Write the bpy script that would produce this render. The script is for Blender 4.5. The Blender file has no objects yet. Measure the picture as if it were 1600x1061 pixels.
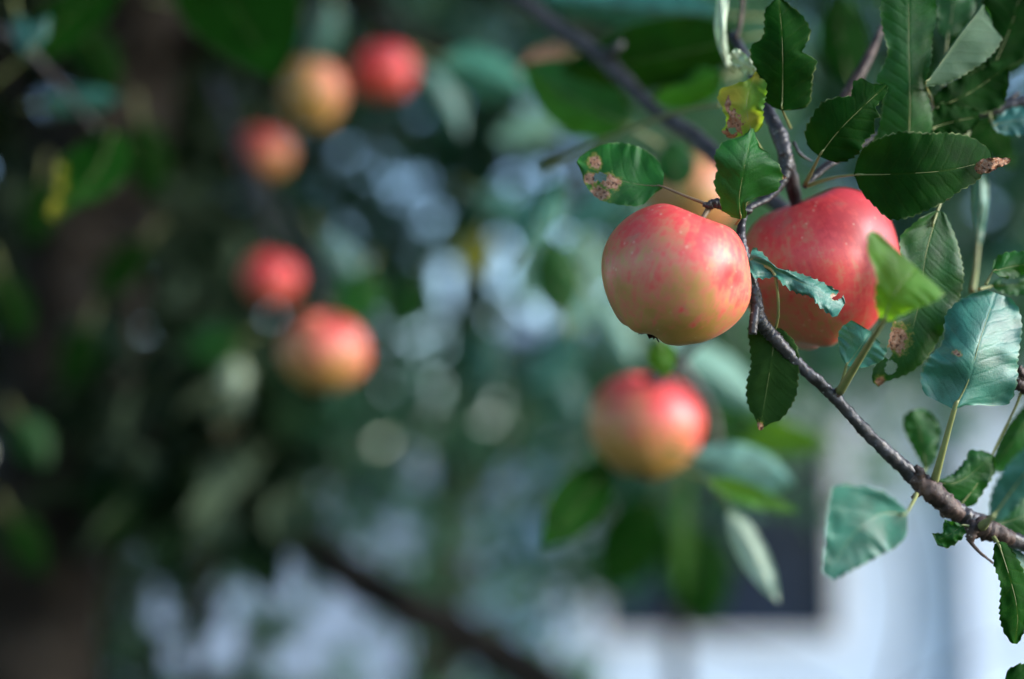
import bpy, math, random
import numpy as np
from mathutils import Vector, noise

# ------------------------------------------------------------------ camera, sky, sun, exposure
SC = bpy.context.scene
COL = SC.collection
PITCH = math.radians(6.0)
CAM = Vector((0, 0, 1.7))
FOCUS = 0.72
cd = bpy.data.cameras.new("camera")
cam = bpy.data.objects.new("camera", cd)
COL.objects.link(cam)
cam.location = CAM
cam.rotation_euler = (math.pi / 2 + PITCH, 0, 0)
cd.sensor_width = 36
cd.lens = 50
cd.clip_start = 0.02
cd.clip_end = 400
cd.dof.use_dof = True
cd.dof.focus_distance = FOCUS
cd.dof.aperture_fstop = 1.75
SC.camera = cam

SUN_DIR = Vector((0.90, -0.22, 0.34)).normalized()      # towards the sun
elev = math.asin(SUN_DIR.z)
w = bpy.data.worlds.new("World")
SC.world = w
w.use_nodes = True
nt = w.node_tree
bg = nt.nodes["Background"]
sky = nt.nodes.new("ShaderNodeTexSky")
sky.sky_type = 'NISHITA'
sky.sun_disc = False
sky.sun_elevation = elev
sky.sun_rotation = math.atan2(SUN_DIR.x, SUN_DIR.y)
sky.air_density = 1.0
sky.dust_density = 0.7
sky.ozone_density = 3.0
nt.links.new(sky.outputs[0], bg.inputs[0])
bg.inputs[1].default_value = 0.15
sl = bpy.data.lights.new("sun", 'SUN')
sl.energy = 1.5
sl.angle = math.radians(34)
sl.color = (1.0, 0.98, 0.96)
so = bpy.data.objects.new("sun", sl)
COL.objects.link(so)
so.rotation_euler = SUN_DIR.to_track_quat('Z', 'Y').to_euler()
SC.view_settings.view_transform = 'Standard'
SC.view_settings.look = 'None'
SC.view_settings.exposure = 1.85
SC.view_settings.gamma = 1
SC.cycles.use_denoising = True
SC.cycles.max_bounces = 6
SC.cycles.sample_clamp_indirect = 6

F = Vector((0, math.cos(PITCH), math.sin(PITCH)))
U = Vector((0, -math.sin(PITCH), math.cos(PITCH)))
R = Vector((1, 0, 0))
K = 0.72 / 1600.0
def at(px, py, d):
    "photo position (1600 wide) and distance along the view -> point in the garden"
    return CAM + F * d + R * ((px - 800) * K * d) + U * (-(py - 530.5) * K * d)
def camdir(x, y, z):
    "x right, y up, z towards the viewer -> world direction"
    return (R * x + U * y - F * z).normalized()

# ------------------------------------------------------------------ helpers
def link(o, parent=None):
    COL.objects.link(o)
    if parent is not None:
        o.parent = parent
        o.matrix_parent_inverse = parent.matrix_world.inverted()
    return o
def mesh_obj(name, verts, faces, mat, parent=None, smooth=True, origin=None):
    me = bpy.data.meshes.new(name)
    if origin is None:
        origin = Vector((0, 0, 0))
    me.from_pydata([tuple(Vector(v) - origin) for v in verts], [], faces)
    if smooth:
        me.polygons.foreach_set("use_smooth", [True] * len(me.polygons))
    if mat is not None:
        me.materials.append(mat)
    o = bpy.data.objects.new(name, me)
    o.location = origin
    me.update()
    bpy.context.view_layer.update()
    COL.objects.link(o)
    if parent is not None:
        o.parent = parent
        o.location = origin - parent.location
    return o
def tag(o, label, cat, group=None, kind=None):
    if label: o['label'] = label
    if cat: o['category'] = cat
    if group: o['group'] = group
    if kind: o['kind'] = kind
    return o
def thing(name, loc, label, cat, group=None):
    o = bpy.data.objects.new(name, None)
    o.empty_display_size = 0.02
    COL.objects.link(o)
    o.location = loc
    return tag(o, label, cat, group)

def catmull(pts, n=8):
    P = [np.array(p, float) for p in pts]
    if len(P) < 3:
        return [P[0] + (P[-1] - P[0]) * t for t in np.linspace(0, 1, n + 1)]
    P = [2 * P[0] - P[1]] + P + [2 * P[-1] - P[-2]]
    out = []
    for i in range(1, len(P) - 2):
        for k in range(n):
            t = k / n
            a, b, c, d = P[i - 1], P[i], P[i + 1], P[i + 2]
            out.append(0.5 * ((2 * b) + (-a + c) * t + (2 * a - 5 * b + 4 * c - d) * t * t + (-a + 3 * b - 3 * c + d) * t ** 3))
    out.append(P[-2])
    return out

def tube_data(pts, seg=8, n=8, rough=0.0, seed=0, knots=()):
    "pts: (Vector, radius) list -> verts, faces of a tapered tube with bumpy bark and rounded ends"
    q = catmull([tuple(p) + (r,) for p, r in pts], n)
    C = [Vector(a[:3]) for a in q]
    rad = [max(a[3], 1e-5) for a in q]
    V, Fc = [], []
    ref = Vector((0.31, 0.5, 0.81)).normalized()
    for i, c in enumerate(C):
        t = (C[min(i + 1, len(C) - 1)] - C[max(i - 1, 0)]).normalized()
        a = t.cross(ref)
        if a.length < 1e-4: a = t.cross(Vector((1, 0, 0)))
        a.normalize(); b = t.cross(a)
        ref = b
        ref = (a.cross(t)).normalized()
        for k in range(seg):
            th = 2 * math.pi * k / seg
            dr = a * math.cos(th) + b * math.sin(th)
            r = rad[i]
            if rough:
                f = 1.0 / max(rad[i], 1e-4)
                p = (c + dr * r) * f * 0.45 + Vector((seed * 7.1, 0, 0))
                r *= 1 + rough * noise.noise(p * 2.2) + rough * .5 * noise.noise(p * 6)
            for (kp, kr, ka) in knots:
                dd = ((c + dr * rad[i]) - kp).length
                r += ka * math.exp(-(dd / kr) ** 2)
            V.append(c + dr * r)
        if i:
            o0, o1 = (i - 1) * seg, i * seg
            for k in range(seg):
                k2 = (k + 1) % seg
                Fc.append((o0 + k, o0 + k2, o1 + k2, o1 + k))
    V.append(C[0]); V.append(C[-1])
    a, b = len(V) - 2, len(V) - 1
    L = (len(C) - 1) * seg
    for k in range(seg):
        k2 = (k + 1) % seg
        Fc.append((a, k2, k)); Fc.append((b, L + k, L + k2))
    return V, Fc
def join(*ds):
    V, Fc = [], []
    for v, f in ds:
        o = len(V)
        V += list(v); Fc += [tuple(i + o for i in q) for q in f]
    return V, Fc
def tube(name, pts, mat, parent=None, **kw):
    v, f = tube_data(pts, **kw)
    return mesh_obj(name, v, f, mat, parent)
def ptube(pp, **kw):
    "pp: (px, py, d, width in photo px)"
    return tube_data([(at(x, y, d), wd * 0.5 * K * d) for x, y, d, wd in pp], **kw)
def box_data(x0, x1, y0, y1, z0, z1):
    V = [(x, y, z) for x in (x0, x1) for y in (y0, y1) for z in (z0, z1)]
    return [Vector(v) for v in V], [(0, 1, 3, 2), (4, 6, 7, 5), (0, 4, 5, 1), (2, 3, 7, 6), (0, 2, 6, 4), (1, 5, 7, 3)]

# ------------------------------------------------------------------ materials
class NT:
    def __init__(s, name):
        s.m = bpy.data.materials.new(name); s.m.use_nodes = True
        s.t = s.m.node_tree; s.t.nodes.clear()
    def n(s, kind, **kw):
        x = s.t.nodes.new(kind)
        for k, v in kw.items():
            if k.startswith('i_'):
                x.inputs[k[2:].replace('_', ' ')].default_value = v
            else:
                setattr(x, k, v)
        return x
    def l(s, a, b): s.t.links.new(a, b)
    def set(s, sock, v):
        if hasattr(v, 'is_output'): s.l(v, sock)
        else: sock.default_value = v
    def math(s, op, a, b=0.0, c=0.0):
        x = s.t.nodes.new('ShaderNodeMath'); x.operation = op
        s.set(x.inputs[0], a); s.set(x.inputs[1], b); s.set(x.inputs[2], c)
        return x.outputs[0]
    def mix(s, fac, a, b, blend='MIX'):
        x = s.t.nodes.new('ShaderNodeMix'); x.data_type = 'RGBA'; x.blend_type = blend
        s.set(x.inputs[0], fac)
        s.set(x.inputs[6], a if hasattr(a, 'is_output') else tuple(a) + (1,) * (4 - len(a)))
        s.set(x.inputs[7], b if hasattr(b, 'is_output') else tuple(b) + (1,) * (4 - len(b)))
        return x.outputs[2]
    def noise(s, vec, scale, detail=3, rough=.55):
        x = s.t.nodes.new('ShaderNodeTexNoise')
        if vec is not None: s.l(vec, x.inputs['Vector'])
        x.inputs['Scale'].default_value = scale; x.inputs['Detail'].default_value = detail; x.inputs['Roughness'].default_value = rough
        return x.outputs[0]
    def ramp(s, v, a, b, lo=0.0, hi=1.0):
        x = s.t.nodes.new('ShaderNodeMapRange'); x.interpolation_type = 'SMOOTHSTEP'
        s.set(x.inputs[0], v); s.set(x.inputs[1], a); s.set(x.inputs[2], b); s.set(x.inputs[3], lo); s.set(x.inputs[4], hi)
        return x.outputs[0]
    def attr(s, name, out='Fac'):
        x = s.t.nodes.new('ShaderNodeAttribute'); x.attribute_name = name
        return x.outputs[out]
    def bump(s, h, strength, dist, normal=None):
        x = s.t.nodes.new('ShaderNodeBump'); x.inputs['Strength'].default_value = strength; x.inputs['Distance'].default_value = dist
        s.l(h, x.inputs['Height'])
        if normal is not None: s.l(normal, x.inputs['Normal'])
        return x.outputs[0]

def leaf_material(name, top, under, trans, tw=0.3, rough=0.42, spec=0.5, rim=(0.30, 0.36, 0.16)):
    N = NT(name)
    out = N.n('ShaderNodeOutputMaterial')
    P = N.n('ShaderNodeBsdfPrincipled')
    geo = N.n('ShaderNodeNewGeometry')
    back = geo.outputs['Backfacing']
    uv = N.n('ShaderNodeUVMap', uv_map='UVMap').outputs[0]      # s (cm), distance from midrib (cm)
    sp = N.n('ShaderNodeSeparateXYZ'); N.l(uv, sp.inputs[0])
    s_, d_ = sp.outputs[0], sp.outputs[1]
    ad = N.math('ABSOLUTE', d_)
    wob = N.noise(uv, 1.6, 2)
    ph = N.math('ADD', N.math('SUBTRACT', s_, N.math('MULTIPLY', N.math('POWER', ad, 0.85), 0.75)), N.math('MULTIPLY', wob, 0.35))
    ph = N.math('ADD', ph, N.math('MULTIPLY', N.math('SIGN', d_), 0.16))
    fr = N.math('ABSOLUTE', N.math('SUBTRACT', N.math('FRACT', N.math('MULTIPLY', ph, 1.45)), 0.5))
    lat = N.ramp(fr, 0.045, 0.0)
    latw = N.ramp(fr, 0.22, 0.0)
    mid = N.ramp(ad, 0.055, 0.02)
    midw = N.ramp(ad, 0.16, 0.0)
    vo = N.n('ShaderNodeTexVoronoi', feature='DISTANCE_TO_EDGE'); N.l(uv, vo.inputs['Vector']); vo.inputs['Scale'].default_value = 6.5
    ret = N.ramp(vo.outputs['Distance'], 0.10, 0.0)
    veins = N.math('MAXIMUM', N.math('MULTIPLY', lat, 0.75), mid)
    big = N.noise(uv, 0.7, 4)
    var = N.attr('var')
    # blade colours
    t1 = tuple(c * 0.62 for c in top); t2 = tuple(c * 1.35 for c in top)
    ctop = N.mix(N.ramp(big, 0.3, 0.7), t1, t2)
    ctop = N.mix(N.math('MULTIPLY', ret, 0.12), ctop, tuple(c * 1.9 for c in top))
    ctop = N.mix(N.math('MULTIPLY', veins, 0.30), ctop, (top[0] * 3 + 0.02, top[1] * 2.0, top[2] * 2))
    cun = N.mix(N.ramp(big, 0.25, 0.75), tuple(c * 0.8 for c in under), tuple(c * 1.15 for c in under))
    cun = N.mix(N.math('MULTIPLY', ret, 0.3), cun, tuple(c * 0.72 for c in under))
    cun = N.mix(N.math('MULTIPLY', veins, 0.6), cun, (under[0] * 1.5, under[1] * 1.3, under[2] * 1.25))
    c = N.mix(back, ctop, cun)
    c = N.mix(1.0, c, N.mix(var, (0.62, 0.66, 0.8), (1.5, 1.35, 1.1)), 'MULTIPLY')
    c = N.mix(N.math('MULTIPLY', N.attr('yellow'), 0.85), c, (0.36, 0.30, 0.035))
    edge = N.ramp(N.attr('rim'), 0.93, 1.0)  # paler margin colour stands in for light caught on the leaf edge
    c = N.mix(N.math('MULTIPLY', edge, N.ramp(N.noise(uv, 1.2, 3), 0.4, 0.65, 0.0, 0.55)), c, rim)
    fl = N.ramp(N.noise(uv, 3.0, 5, .7), 0.70, 0.76)
    c = N.mix(N.math('MULTIPLY', fl, 0.55), c, (0.13, 0.08, 0.03))
    br = N.math('ADD', N.attr('brown'), N.math('MULTIPLY', N.math('SUBTRACT', N.noise(uv, 3.2, 5, .7), 0.5), 2.2))
    br = N.math('MULTIPLY', br, N.ramp(N.attr('brown'), 0.02, 0.12))
    c = N.mix(N.math('MULTIPLY', N.ramp(br, 0.18, 0.42), 0.7), c, (0.20, 0.19, 0.03))
    brm = N.ramp(br, 0.42, 0.6)
    cb = N.mix(N.ramp(N.noise(uv, 7, 4), 0.35, 0.65), (0.30, 0.12, 0.06), (0.42, 0.26, 0.17))
    cb = N.mix(N.ramp(N.noise(uv, 5.5, 4), 0.52, 0.62), cb, (0.06, 0.028, 0.02))
    c = N.mix(brm, c, cb)
    N.l(c, P.inputs['Base Color'])
    N.l(N.math('ADD', N.ramp(back, 0, 1, rough, 0.68), N.math('MULTIPLY', N.noise(uv, 5, 3), 0.12)), P.inputs['Roughness'])
    P.inputs['Specular IOR Level'].default_value = spec
    # relief: sunken veins on the top, raised below
    h = N.math('ADD', N.math('MULTIPLY', N.math('MAXIMUM', midw, N.math('MULTIPLY', latw, 0.6)), -1.0),
               N.math('ADD', N.math('MULTIPLY', ret, -0.25), N.math('MULTIPLY', N.noise(uv, 9, 3), 0.25)))
    nb = N.bump(h, 0.35, 0.0006)
    N.l(nb, P.inputs['Normal'])
    T = N.n('ShaderNodeBsdfTranslucent')
    tc = N.mix(1.0, trans + (1,), N.mix(var, (0.7, 0.75, 0.7), (1.4, 1.2, 1.0)), 'MULTIPLY')
    tc = N.mix(N.math('MULTIPLY', veins, 0.35), tc, tuple(x * 0.5 for x in trans))
    tc = N.mix(N.attr('yellow'), tc, (0.5, 0.42, 0.04))
    tc = N.mix(brm, tc, (0.12, 0.05, 0.02))
    N.l(tc, T.inputs['Color'])
    M = N.n('ShaderNodeMixShader'); M.inputs[0].default_value = tw
    N.l(P.outputs[0], M.inputs[1]); N.l(T.outputs[0], M.inputs[2])
    N.l(M.outputs[0], out.inputs[0])
    return N.m

M_LEAF = leaf_material('apple_leaf', (0.007, 0.070, 0.008), (0.070, 0.140, 0.065), (0.06, 0.28, 0.01), 0.20, rough=0.45, spec=0.28)
M_DARK = leaf_material('apple_leaf_dark_shaded', (0.003, 0.028, 0.002), (0.028, 0.072, 0.015), (0.03, 0.11, 0.008), 0.12, rough=0.6, spec=0.04)  # dark leaf copy; canopy shade, mainly top right, is mixed into its colour
M_YOUNG = leaf_material('apple_leaf_young', (0.045, 0.15, 0.02), (0.12, 0.22, 0.09), (0.22, 0.52, 0.02), 0.48, spec=0.2)
M_TEAL = leaf_material('apple_leaf_sky_sheen', (0.028, 0.140, 0.105), (0.15, 0.27, 0.22), (0.05, 0.20, 0.07), 0.13, rough=0.42, spec=0.6)  # teal base colour stands in for blue sky sheen on the blade

M_PALE = leaf_material('apple_leaf_pale_lit', (0.16, 0.34, 0.26), (0.34, 0.46, 0.40), (0.15, 0.3, 0.12), 0.2, rough=0.5, spec=0.5)  # pale underside tone, also painted in for lit leaves and background haze

def simple_leaf_material(name, c1, c2, trans, tw, rough=0.45, spec=0.5):
    "distant foliage: same leaf, without the fine veins"
    N = NT(name)
    out = N.n('ShaderNodeOutputMaterial'); P = N.n('ShaderNodeBsdfPrincipled')
    var = N.attr('var')
    geo = N.n('ShaderNodeNewGeometry')
    c = N.mix(var, c1, c2)
    c = N.mix(N.math('MULTIPLY', geo.outputs['Backfacing'], 0.55), c, (0.12, 0.17, 0.11))
    N.l(c, P.inputs['Base Color']); P.inputs['Roughness'].default_value = rough; P.inputs['Specular IOR Level'].default_value = spec
    T = N.n('ShaderNodeBsdfTranslucent'); T.inputs['Color'].default_value = trans + (1,)
    M = N.n('ShaderNodeMixShader'); M.inputs[0].default_value = tw
    N.l(P.outputs[0], M.inputs[1]); N.l(T.outputs[0], M.inputs[2]); N.l(M.outputs[0], out.inputs[0])
    return N.m
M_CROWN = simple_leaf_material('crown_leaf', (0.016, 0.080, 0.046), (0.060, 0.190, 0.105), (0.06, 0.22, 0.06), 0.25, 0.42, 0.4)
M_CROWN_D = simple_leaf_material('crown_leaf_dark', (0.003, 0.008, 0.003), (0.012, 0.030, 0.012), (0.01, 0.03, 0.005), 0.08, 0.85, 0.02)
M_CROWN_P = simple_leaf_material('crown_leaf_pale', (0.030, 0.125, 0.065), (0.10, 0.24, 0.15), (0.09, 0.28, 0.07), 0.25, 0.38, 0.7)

def bark_material(name, a, b, lichen=(0.25, 0.27, 0.22), scale=1.0, rough=0.62, spec=0.4):
    N = NT(name)
    out = N.n('ShaderNodeOutputMaterial'); P = N.n('ShaderNodeBsdfPrincipled')
    tc = N.n('ShaderNodeTexCoord').outputs['Object']
    n1 = N.noise(tc, 90 * scale, 5, .65); n2 = N.noise(tc, 420 * scale, 3)
    c = N.mix(N.ramp(n1, 0.35, 0.68), a, b)
    v = N.n('ShaderNodeTexVoronoi'); N.l(tc, v.inputs['Vector']); v.inputs['Scale'].default_value = 330 * scale
    c = N.mix(N.math('MULTIPLY', N.ramp(v.outputs['Distance'], 0.22, 0.14), N.ramp(N.noise(tc, 60 * scale), 0.45, 0.6)), c, lichen)
    N.l(c, P.inputs['Base Color']); P.inputs['Roughness'].default_value = rough; P.inputs['Specular IOR Level'].default_value = spec
    h = N.math('ADD', n1, N.math('MULTIPLY', n2, 0.4))
    N.l(N.bump(h, 0.7, 0.0012 / scale), P.inputs['Normal'])
    N.l(P.outputs[0], out.inputs[0])
    return N.m
M_TWIG = bark_material('twig_bark', (0.010, 0.008, 0.008), (0.060, 0.054, 0.060), (0.30, 0.29, 0.28), rough=0.42, spec=0.6)
M_TWIGB = bark_material('twig_bark_brown', (0.022, 0.012, 0.010), (0.115, 0.070, 0.055), (0.3, 0.25, 0.2), rough=0.6)
M_BARK = bark_material('trunk_bark', (0.004, 0.003, 0.002), (0.036, 0.028, 0.021), (0.07, 0.07, 0.06), scale=0.12, rough=0.85, spec=0.2)
def plain(name, c, rough=0.5, spec=0.5, var=0.15, scale=40, bump=0.0):
    N = NT(name)
    out = N.n('ShaderNodeOutputMaterial'); P = N.n('ShaderNodeBsdfPrincipled')
    tc = N.n('ShaderNodeTexCoord').outputs['Object']
    n = N.noise(tc, scale, 4)
    N.l(N.mix(n, tuple(x * (1 - var) for x in c), tuple(min(1, x * (1 + var)) for x in c)), P.inputs['Base Color'])
    P.inputs['Roughness'].default_value = rough; P.inputs['Specular IOR Level'].default_value = spec
    if bump: N.l(N.bump(n, 0.5, bump), P.inputs['Normal'])
    N.l(P.outputs[0], out.inputs[0])
    return N.m
M_STALK = plain('leaf_stalk', (0.20, 0.22, 0.075), 0.5, 0.5, 0.35, 150)
M_STALKR = plain('leaf_stalk_brown', (0.16, 0.11, 0.06), 0.5, 0.5, 0.4, 150)
M_CALYX = plain('dry_calyx', (0.035, 0.022, 0.014), 0.9, 0.2, 0.5, 300)

def apple_material():
    N = NT('apple_skin')
    out = N.n('ShaderNodeOutputMaterial'); P = N.n('ShaderNodeBsdfPrincipled')
    tc = N.n('ShaderNodeTexCoord').outputs['Object']
    uv = N.n('ShaderNodeUVMap', uv_map='UVMap').outputs[0]
    mp = N.n('ShaderNodeMapping'); N.l(uv, mp.inputs[0]); mp.inputs['Scale'].default_value = (26, 1.6, 1)
    streak = N.noise(mp.outputs[0], 1.6, 5, .6)
    mp2 = N.n('ShaderNodeMapping'); N.l(uv, mp2.inputs[0]); mp2.inputs['Scale'].default_value = (75, 3.5, 1)
    streak2 = N.noise(mp2.outputs[0], 1.4, 4, .65)
    blotch = N.noise(tc, 28, 5, .6)
    fine = N.noise(tc, 260, 4, .6)
    blush = N.attr('blush')
    b = N.math('ADD', blush, N.math('MULTIPLY', N.math('SUBTRACT', streak, 0.5), 1.0))
    b = N.math('ADD', b, N.math('MULTIPLY', N.math('SUBTRACT', streak2, 0.5), 0.75))
    b = N.math('ADD', b, N.math('MULTIPLY', N.math('SUBTRACT', blotch, 0.5), 0.75))
    b = N.math('ADD', b, N.math('MULTIPLY', N.math('SUBTRACT', fine, 0.5), 1.3))
    ground = N.mix(N.ramp(blotch, 0.3, 0.7), (0.36, 0.19, 0.03), (0.52, 0.27, 0.07))
    ground = N.mix(N.attr('green'), ground, (0.17, 0.19, 0.02))
    cr = N.n('ShaderNodeValToRGB'); e = cr.color_ramp.elements
    N.l(b, cr.inputs[0])
    e[0].position = 0.12; e[0].color = (0, 0, 0, 1)
    e[1].position = 0.85; e[1].color = (1, 1, 1, 1)
    k = cr.outputs[0]
    c = N.mix(N.ramp(b, 0.12, 0.62), ground, (0.56, 0.15, 0.075))
    c = N.mix(N.ramp(b, 0.50, 0.98), c, (0.68, 0.040, 0.034))
    c = N.mix(N.ramp(b, 0.95, 1.35), c, (0.55, 0.014, 0.018))
    # pale breathing dots
    v = N.n('ShaderNodeTexVoronoi'); N.l(tc, v.inputs['Vector']); v.inputs['Scale'].default_value = 210
    dot = N.math('MULTIPLY', N.ramp(v.outputs['Distance'], 0.20, 0.10), N.ramp(N.noise(tc, 120, 2), 0.50, 0.60))
    c = N.mix(N.math('MULTIPLY', dot, 0.42), c, (0.72, 0.50, 0.35))
    # few dark specks and greyish smudges
    v2 = N.n('ShaderNodeTexVoronoi'); N.l(tc, v2.inputs['Vector']); v2.inputs['Scale'].default_value = 62
    spk = N.math('MULTIPLY', N.ramp(v2.outputs['Distance'], 0.085, 0.05), N.ramp(N.noise(tc, 45, 1), 0.62, 0.64))
    c = N.mix(spk, c, (0.05, 0.025, 0.01))
    sm = N.ramp(N.noise(tc, 55, 4, .6), 0.60, 0.74)
    c = N.mix(N.math('MULTIPLY', sm, 0.5), c, (0.25, 0.16, 0.09))
    # waxy bloom
    lw = N.noise(tc, 18, 4)
    c = N.mix(N.math('MULTIPLY', N.ramp(lw, 0.30, 0.65), 0.09), c, (0.66, 0.42, 0.42))
    # russet in the cavities
    c = N.mix(N.attr('russet'), c, (0.20, 0.13, 0.05))
    N.l(c, P.inputs['Base Color'])
    N.l(N.ramp(N.noise(tc, 70, 3), 0.3, 0.7, 0.38, 0.50), P.inputs['Roughness'])
    P.inputs['Specular IOR Level'].default_value = 0.55
    P.inputs['Subsurface Weight'].default_value = 0.12
    P.inputs['Subsurface Radius'].default_value = (0.006, 0.003, 0.0015)
    P.inputs['Sheen Weight'].default_value = 0.0
    P.inputs['Sheen Roughness'].default_value = 0.5
    h = N.math('ADD', N.math('MULTIPLY', N.noise(tc, 40, 3), 1.0), N.math('MULTIPLY', N.noise(tc, 500, 3), 0.05))
    N.l(N.bump(h, 0.35, 0.0014), P.inputs['Normal'])
    N.l(P.outputs[0], out.inputs[0])
    return N.m
M_APPLE = apple_material()

# ------------------------------------------------------------------ apples
def apple(px, py, d, diam, axis, label, blush_dir, bias=0.45, gain=0.55, lumps=(), streaks=(), seed=0, group='apples on the tree',
          squash=0.92, green=0.0, stem=True, nth=72, nph=96, lens=1.0, stem_to=None):
    c = at(px, py, d)
    ax = camdir(*axis)
    q = Vector((0, 0, 1)).rotation_difference(ax)
    bd = camdir(*blush_dir)
    Rr = diam / 2
    rng = random.Random(seed)
    a5 = rng.random() * 6.28; a2 = rng.random() * 6.28
    V, Fc, UVv, BL, GR, RU = [], [], [], [], [], []
    lw = [(camdir(*l[0]), l[1], l[2]) for l in lumps]
    for i in range(nth + 1):
        th = math.pi * i / nth
        for j in range(nph):
            ph = 2 * math.pi * j / nph
            s, co = math.sin(th), math.cos(th)
            rr = s * (1 + 0.07 * co) * (1 + 0.018 * math.cos(5 * ph + a5) * (1 - co) * .5 + 0.02 * math.cos(2 * ph + a2))
            z = co * squash
            z -= 0.36 * math.exp(-(rr / 0.26) ** 2) if co > 0 else 0
            if co < 0:
                z += 0.22 * math.exp(-(rr / 0.24) ** 2) + 0.03 * math.exp(-((rr - .42) / 0.2) ** 2) * math.cos(5 * ph + a5)
            v = Vector((rr * math.cos(ph), rr * math.sin(ph), z))
            wv = q @ v
            f = 1 + 0.03 * noise.noise(wv * 1.3 + Vector((seed * 3.7, 1, 2)))
            dn = wv.normalized()
            for ld, amp, wid in lw:
                f += amp * math.exp(-((dn - ld).length / wid) ** 2)
            V.append(wv * f * Rr + c)
            UVv.append((j / nph, i / nth))
            nz = noise.noise(dn * 2.2 + Vector((seed * 1.3, 0, 0)))
            BL.append(bias + gain * dn.dot(bd) + 0.22 * nz)
            for (A_, B_, w_, k_) in streaks:
                A_, B_ = camdir(*A_), camdir(*B_)
                ab = B_ - A_; tt = max(0, min(1, (dn - A_).dot(ab) / ab.length_squared))
                BL[-1] += k_ * math.exp(-((dn - A_ - ab * tt).length / (w_ * (1 - .5 * tt))) ** 2)
            GR.append(max(0.0, min(1.0, green + 0.35 * max(0.0, -co - 0.35))))
            RU.append(math.exp(-(rr / 0.15) ** 2) * 0.9)
    for i in range(nth):
        for j in range(nph):
            j2 = (j + 1) % nph
            Fc.append((i * nph + j, (i + 1) * nph + j, (i + 1) * nph + j2, i * nph + j2))
    o = mesh_obj('apple', V, Fc, M_APPLE, origin=c)
    tag(o, label, 'apple', group)
    me = o.data
    for nm, arr in (('blush', BL), ('green', GR), ('russet', RU)):
        me.attributes.new(nm, 'FLOAT', 'POINT').data.foreach_set('value', arr)
    uvl = me.uv_layers.new(name='UVMap')
    li = np.zeros(len(me.loops), int); me.loops.foreach_get('vertex_index', li)
    U_ = np.array(UVv)[li]
    U_ = U_.reshape(-1, 4, 2)
    m = (U_[:, :, 0].max(1) - U_[:, :, 0].min(1)) > 0.5
    U_[m, :, 0] = np.where(U_[m, :, 0] < 0.5, U_[m, :, 0] + 1, U_[m, :, 0])
    uvl.data.foreach_set('uv', U_.reshape(-1).tolist())
    # stem and calyx
    if stem:
        p0 = c + ax * Rr * squash * 0.50
        if stem_to is None:
            p2 = c + ax * Rr * 1.32 + R * rng.uniform(-.004, .004)
        else:
            p2 = stem_to
        p1 = p0 + (p2 - p0) * 0.5
        tube('stem', [(p0, 0.0013), (p1, 0.0011), (p2, 0.0018)], M_STALKR, o, seg=8)
    b0 = c - ax * Rr * (squash - 0.23)
    t1 = ax.orthogonal().normalized(); t2 = ax.cross(t1)
    V, Fc = [], []
    for k in range(5):
        a = a5 + k * 6.283 / 5
        dr = t1 * math.cos(a) + t2 * math.sin(a); sd = ax.cross(dr)
        o0 = len(V)
        L = Rr * 0.24
        pts = [(0, .055), (.45, .07), (.8, .04), (1.0, .004)]
        for (u, wd) in pts:
            ctr = b0 + dr * L * (u * .75 - .1) - ax * L * (u * 1.15 - 0.4 * u * u)
            V += [ctr - sd * Rr * wd, ctr - ax * 0.0006 , ctr + sd * Rr * wd]
        for r_ in range(3):
            for cc in range(2):
                a0 = o0 + r_ * 3 + cc
                Fc.append((a0, a0 + 1, a0 + 4, a0 + 3))
    mesh_obj('calyx', V, Fc, M_CALYX, o)
    return o

G = 'apples on the tree'
apple(1053, 430, 0.72, 0.0770, (0.36, 0.90, 0.10), 'pink and yellow apple in sharp focus, on the left side of the grey twig',
      (0.25, 0.9, 0.3), 0.47, 0.46, lumps=[((0.82, -0.55, 0.15), 0.055, 0.5), ((0.70, -0.16, 0.70), -0.055, 0.24), ((0.95, 0.02, 0.2), -0.03, 0.25), ((0.75, 0.55, 0.3), 0.03, 0.4), ((-.6, .5, .2), -.02, .5), ((.3, -.9, .3), .03, .4)],
      streaks=[((.56, .02, .83), (.16, -.70, .69), .09, .75), ((.75, -.05, .6), (.5, -.55, .65), .07, .4), ((.2, .3, .9), (.0, -.5, .85), .05, .3)],
      seed=3, squash=0.93, stem_to=at(1110, 322, 0.738))
apple(1279, 420, 0.785, 0.0872, (-0.30, 0.92, 0.06), 'large red apple behind the twig, beside the bright green leaf',
      (0.75, 0.62, 0.25), 0.85, 0.55, lumps=[((0.35, 0.95, 0.1), 0.07, 0.6), ((-.55, .85, .1), -.035, .5), ((0.0, -1, 0), 0.05, 0.7), ((.7, .1, .7), -.03, .35), ((-.2, .1, .97), .02, .5)],
      streaks=[((.1, .6, .8), (.0, -.4, .9), .05, .3), ((.5, .4, .75), (.6, -.3, .75), .07, .35)],
      seed=8, squash=0.98, stem_to=at(1243, 300, 0.79))
apple(1010, 665, 1.13, 0.0925, (0.1, 0.97, 0.15), 'blurred pink apple with white shine hanging below the sharp apple, green underneath', (0.35, 0.8, 0.1), 0.46, 0.75, seed=12)
apple(505, 550, 1.46, 0.0885, (0.12, 0.93, 0.3), 'blurred pale peach apple, the largest of those hanging left of centre', (0.3, 0.8, 0.3), 0.34, 0.5, seed=15, lumps=[((.9, -.3, .2), .05, .5)])
apple(424, 436, 1.85, 0.0775, (0.15, 0.9, 0.2), 'small blurred vermilion apple just above the pale peach apple', (0.1, 0.8, 0.4), 0.85, 0.45, seed=21)
apple(488, 148, 1.80, 0.081, (0.1, 0.95, 0.2), 'blurred yellow apple at the top left, between the olive leaf and the red apple', (0.9, 0.5, 0.2), 0.0, 0.50, seed=26, squash=1.15, green=.1)
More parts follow.
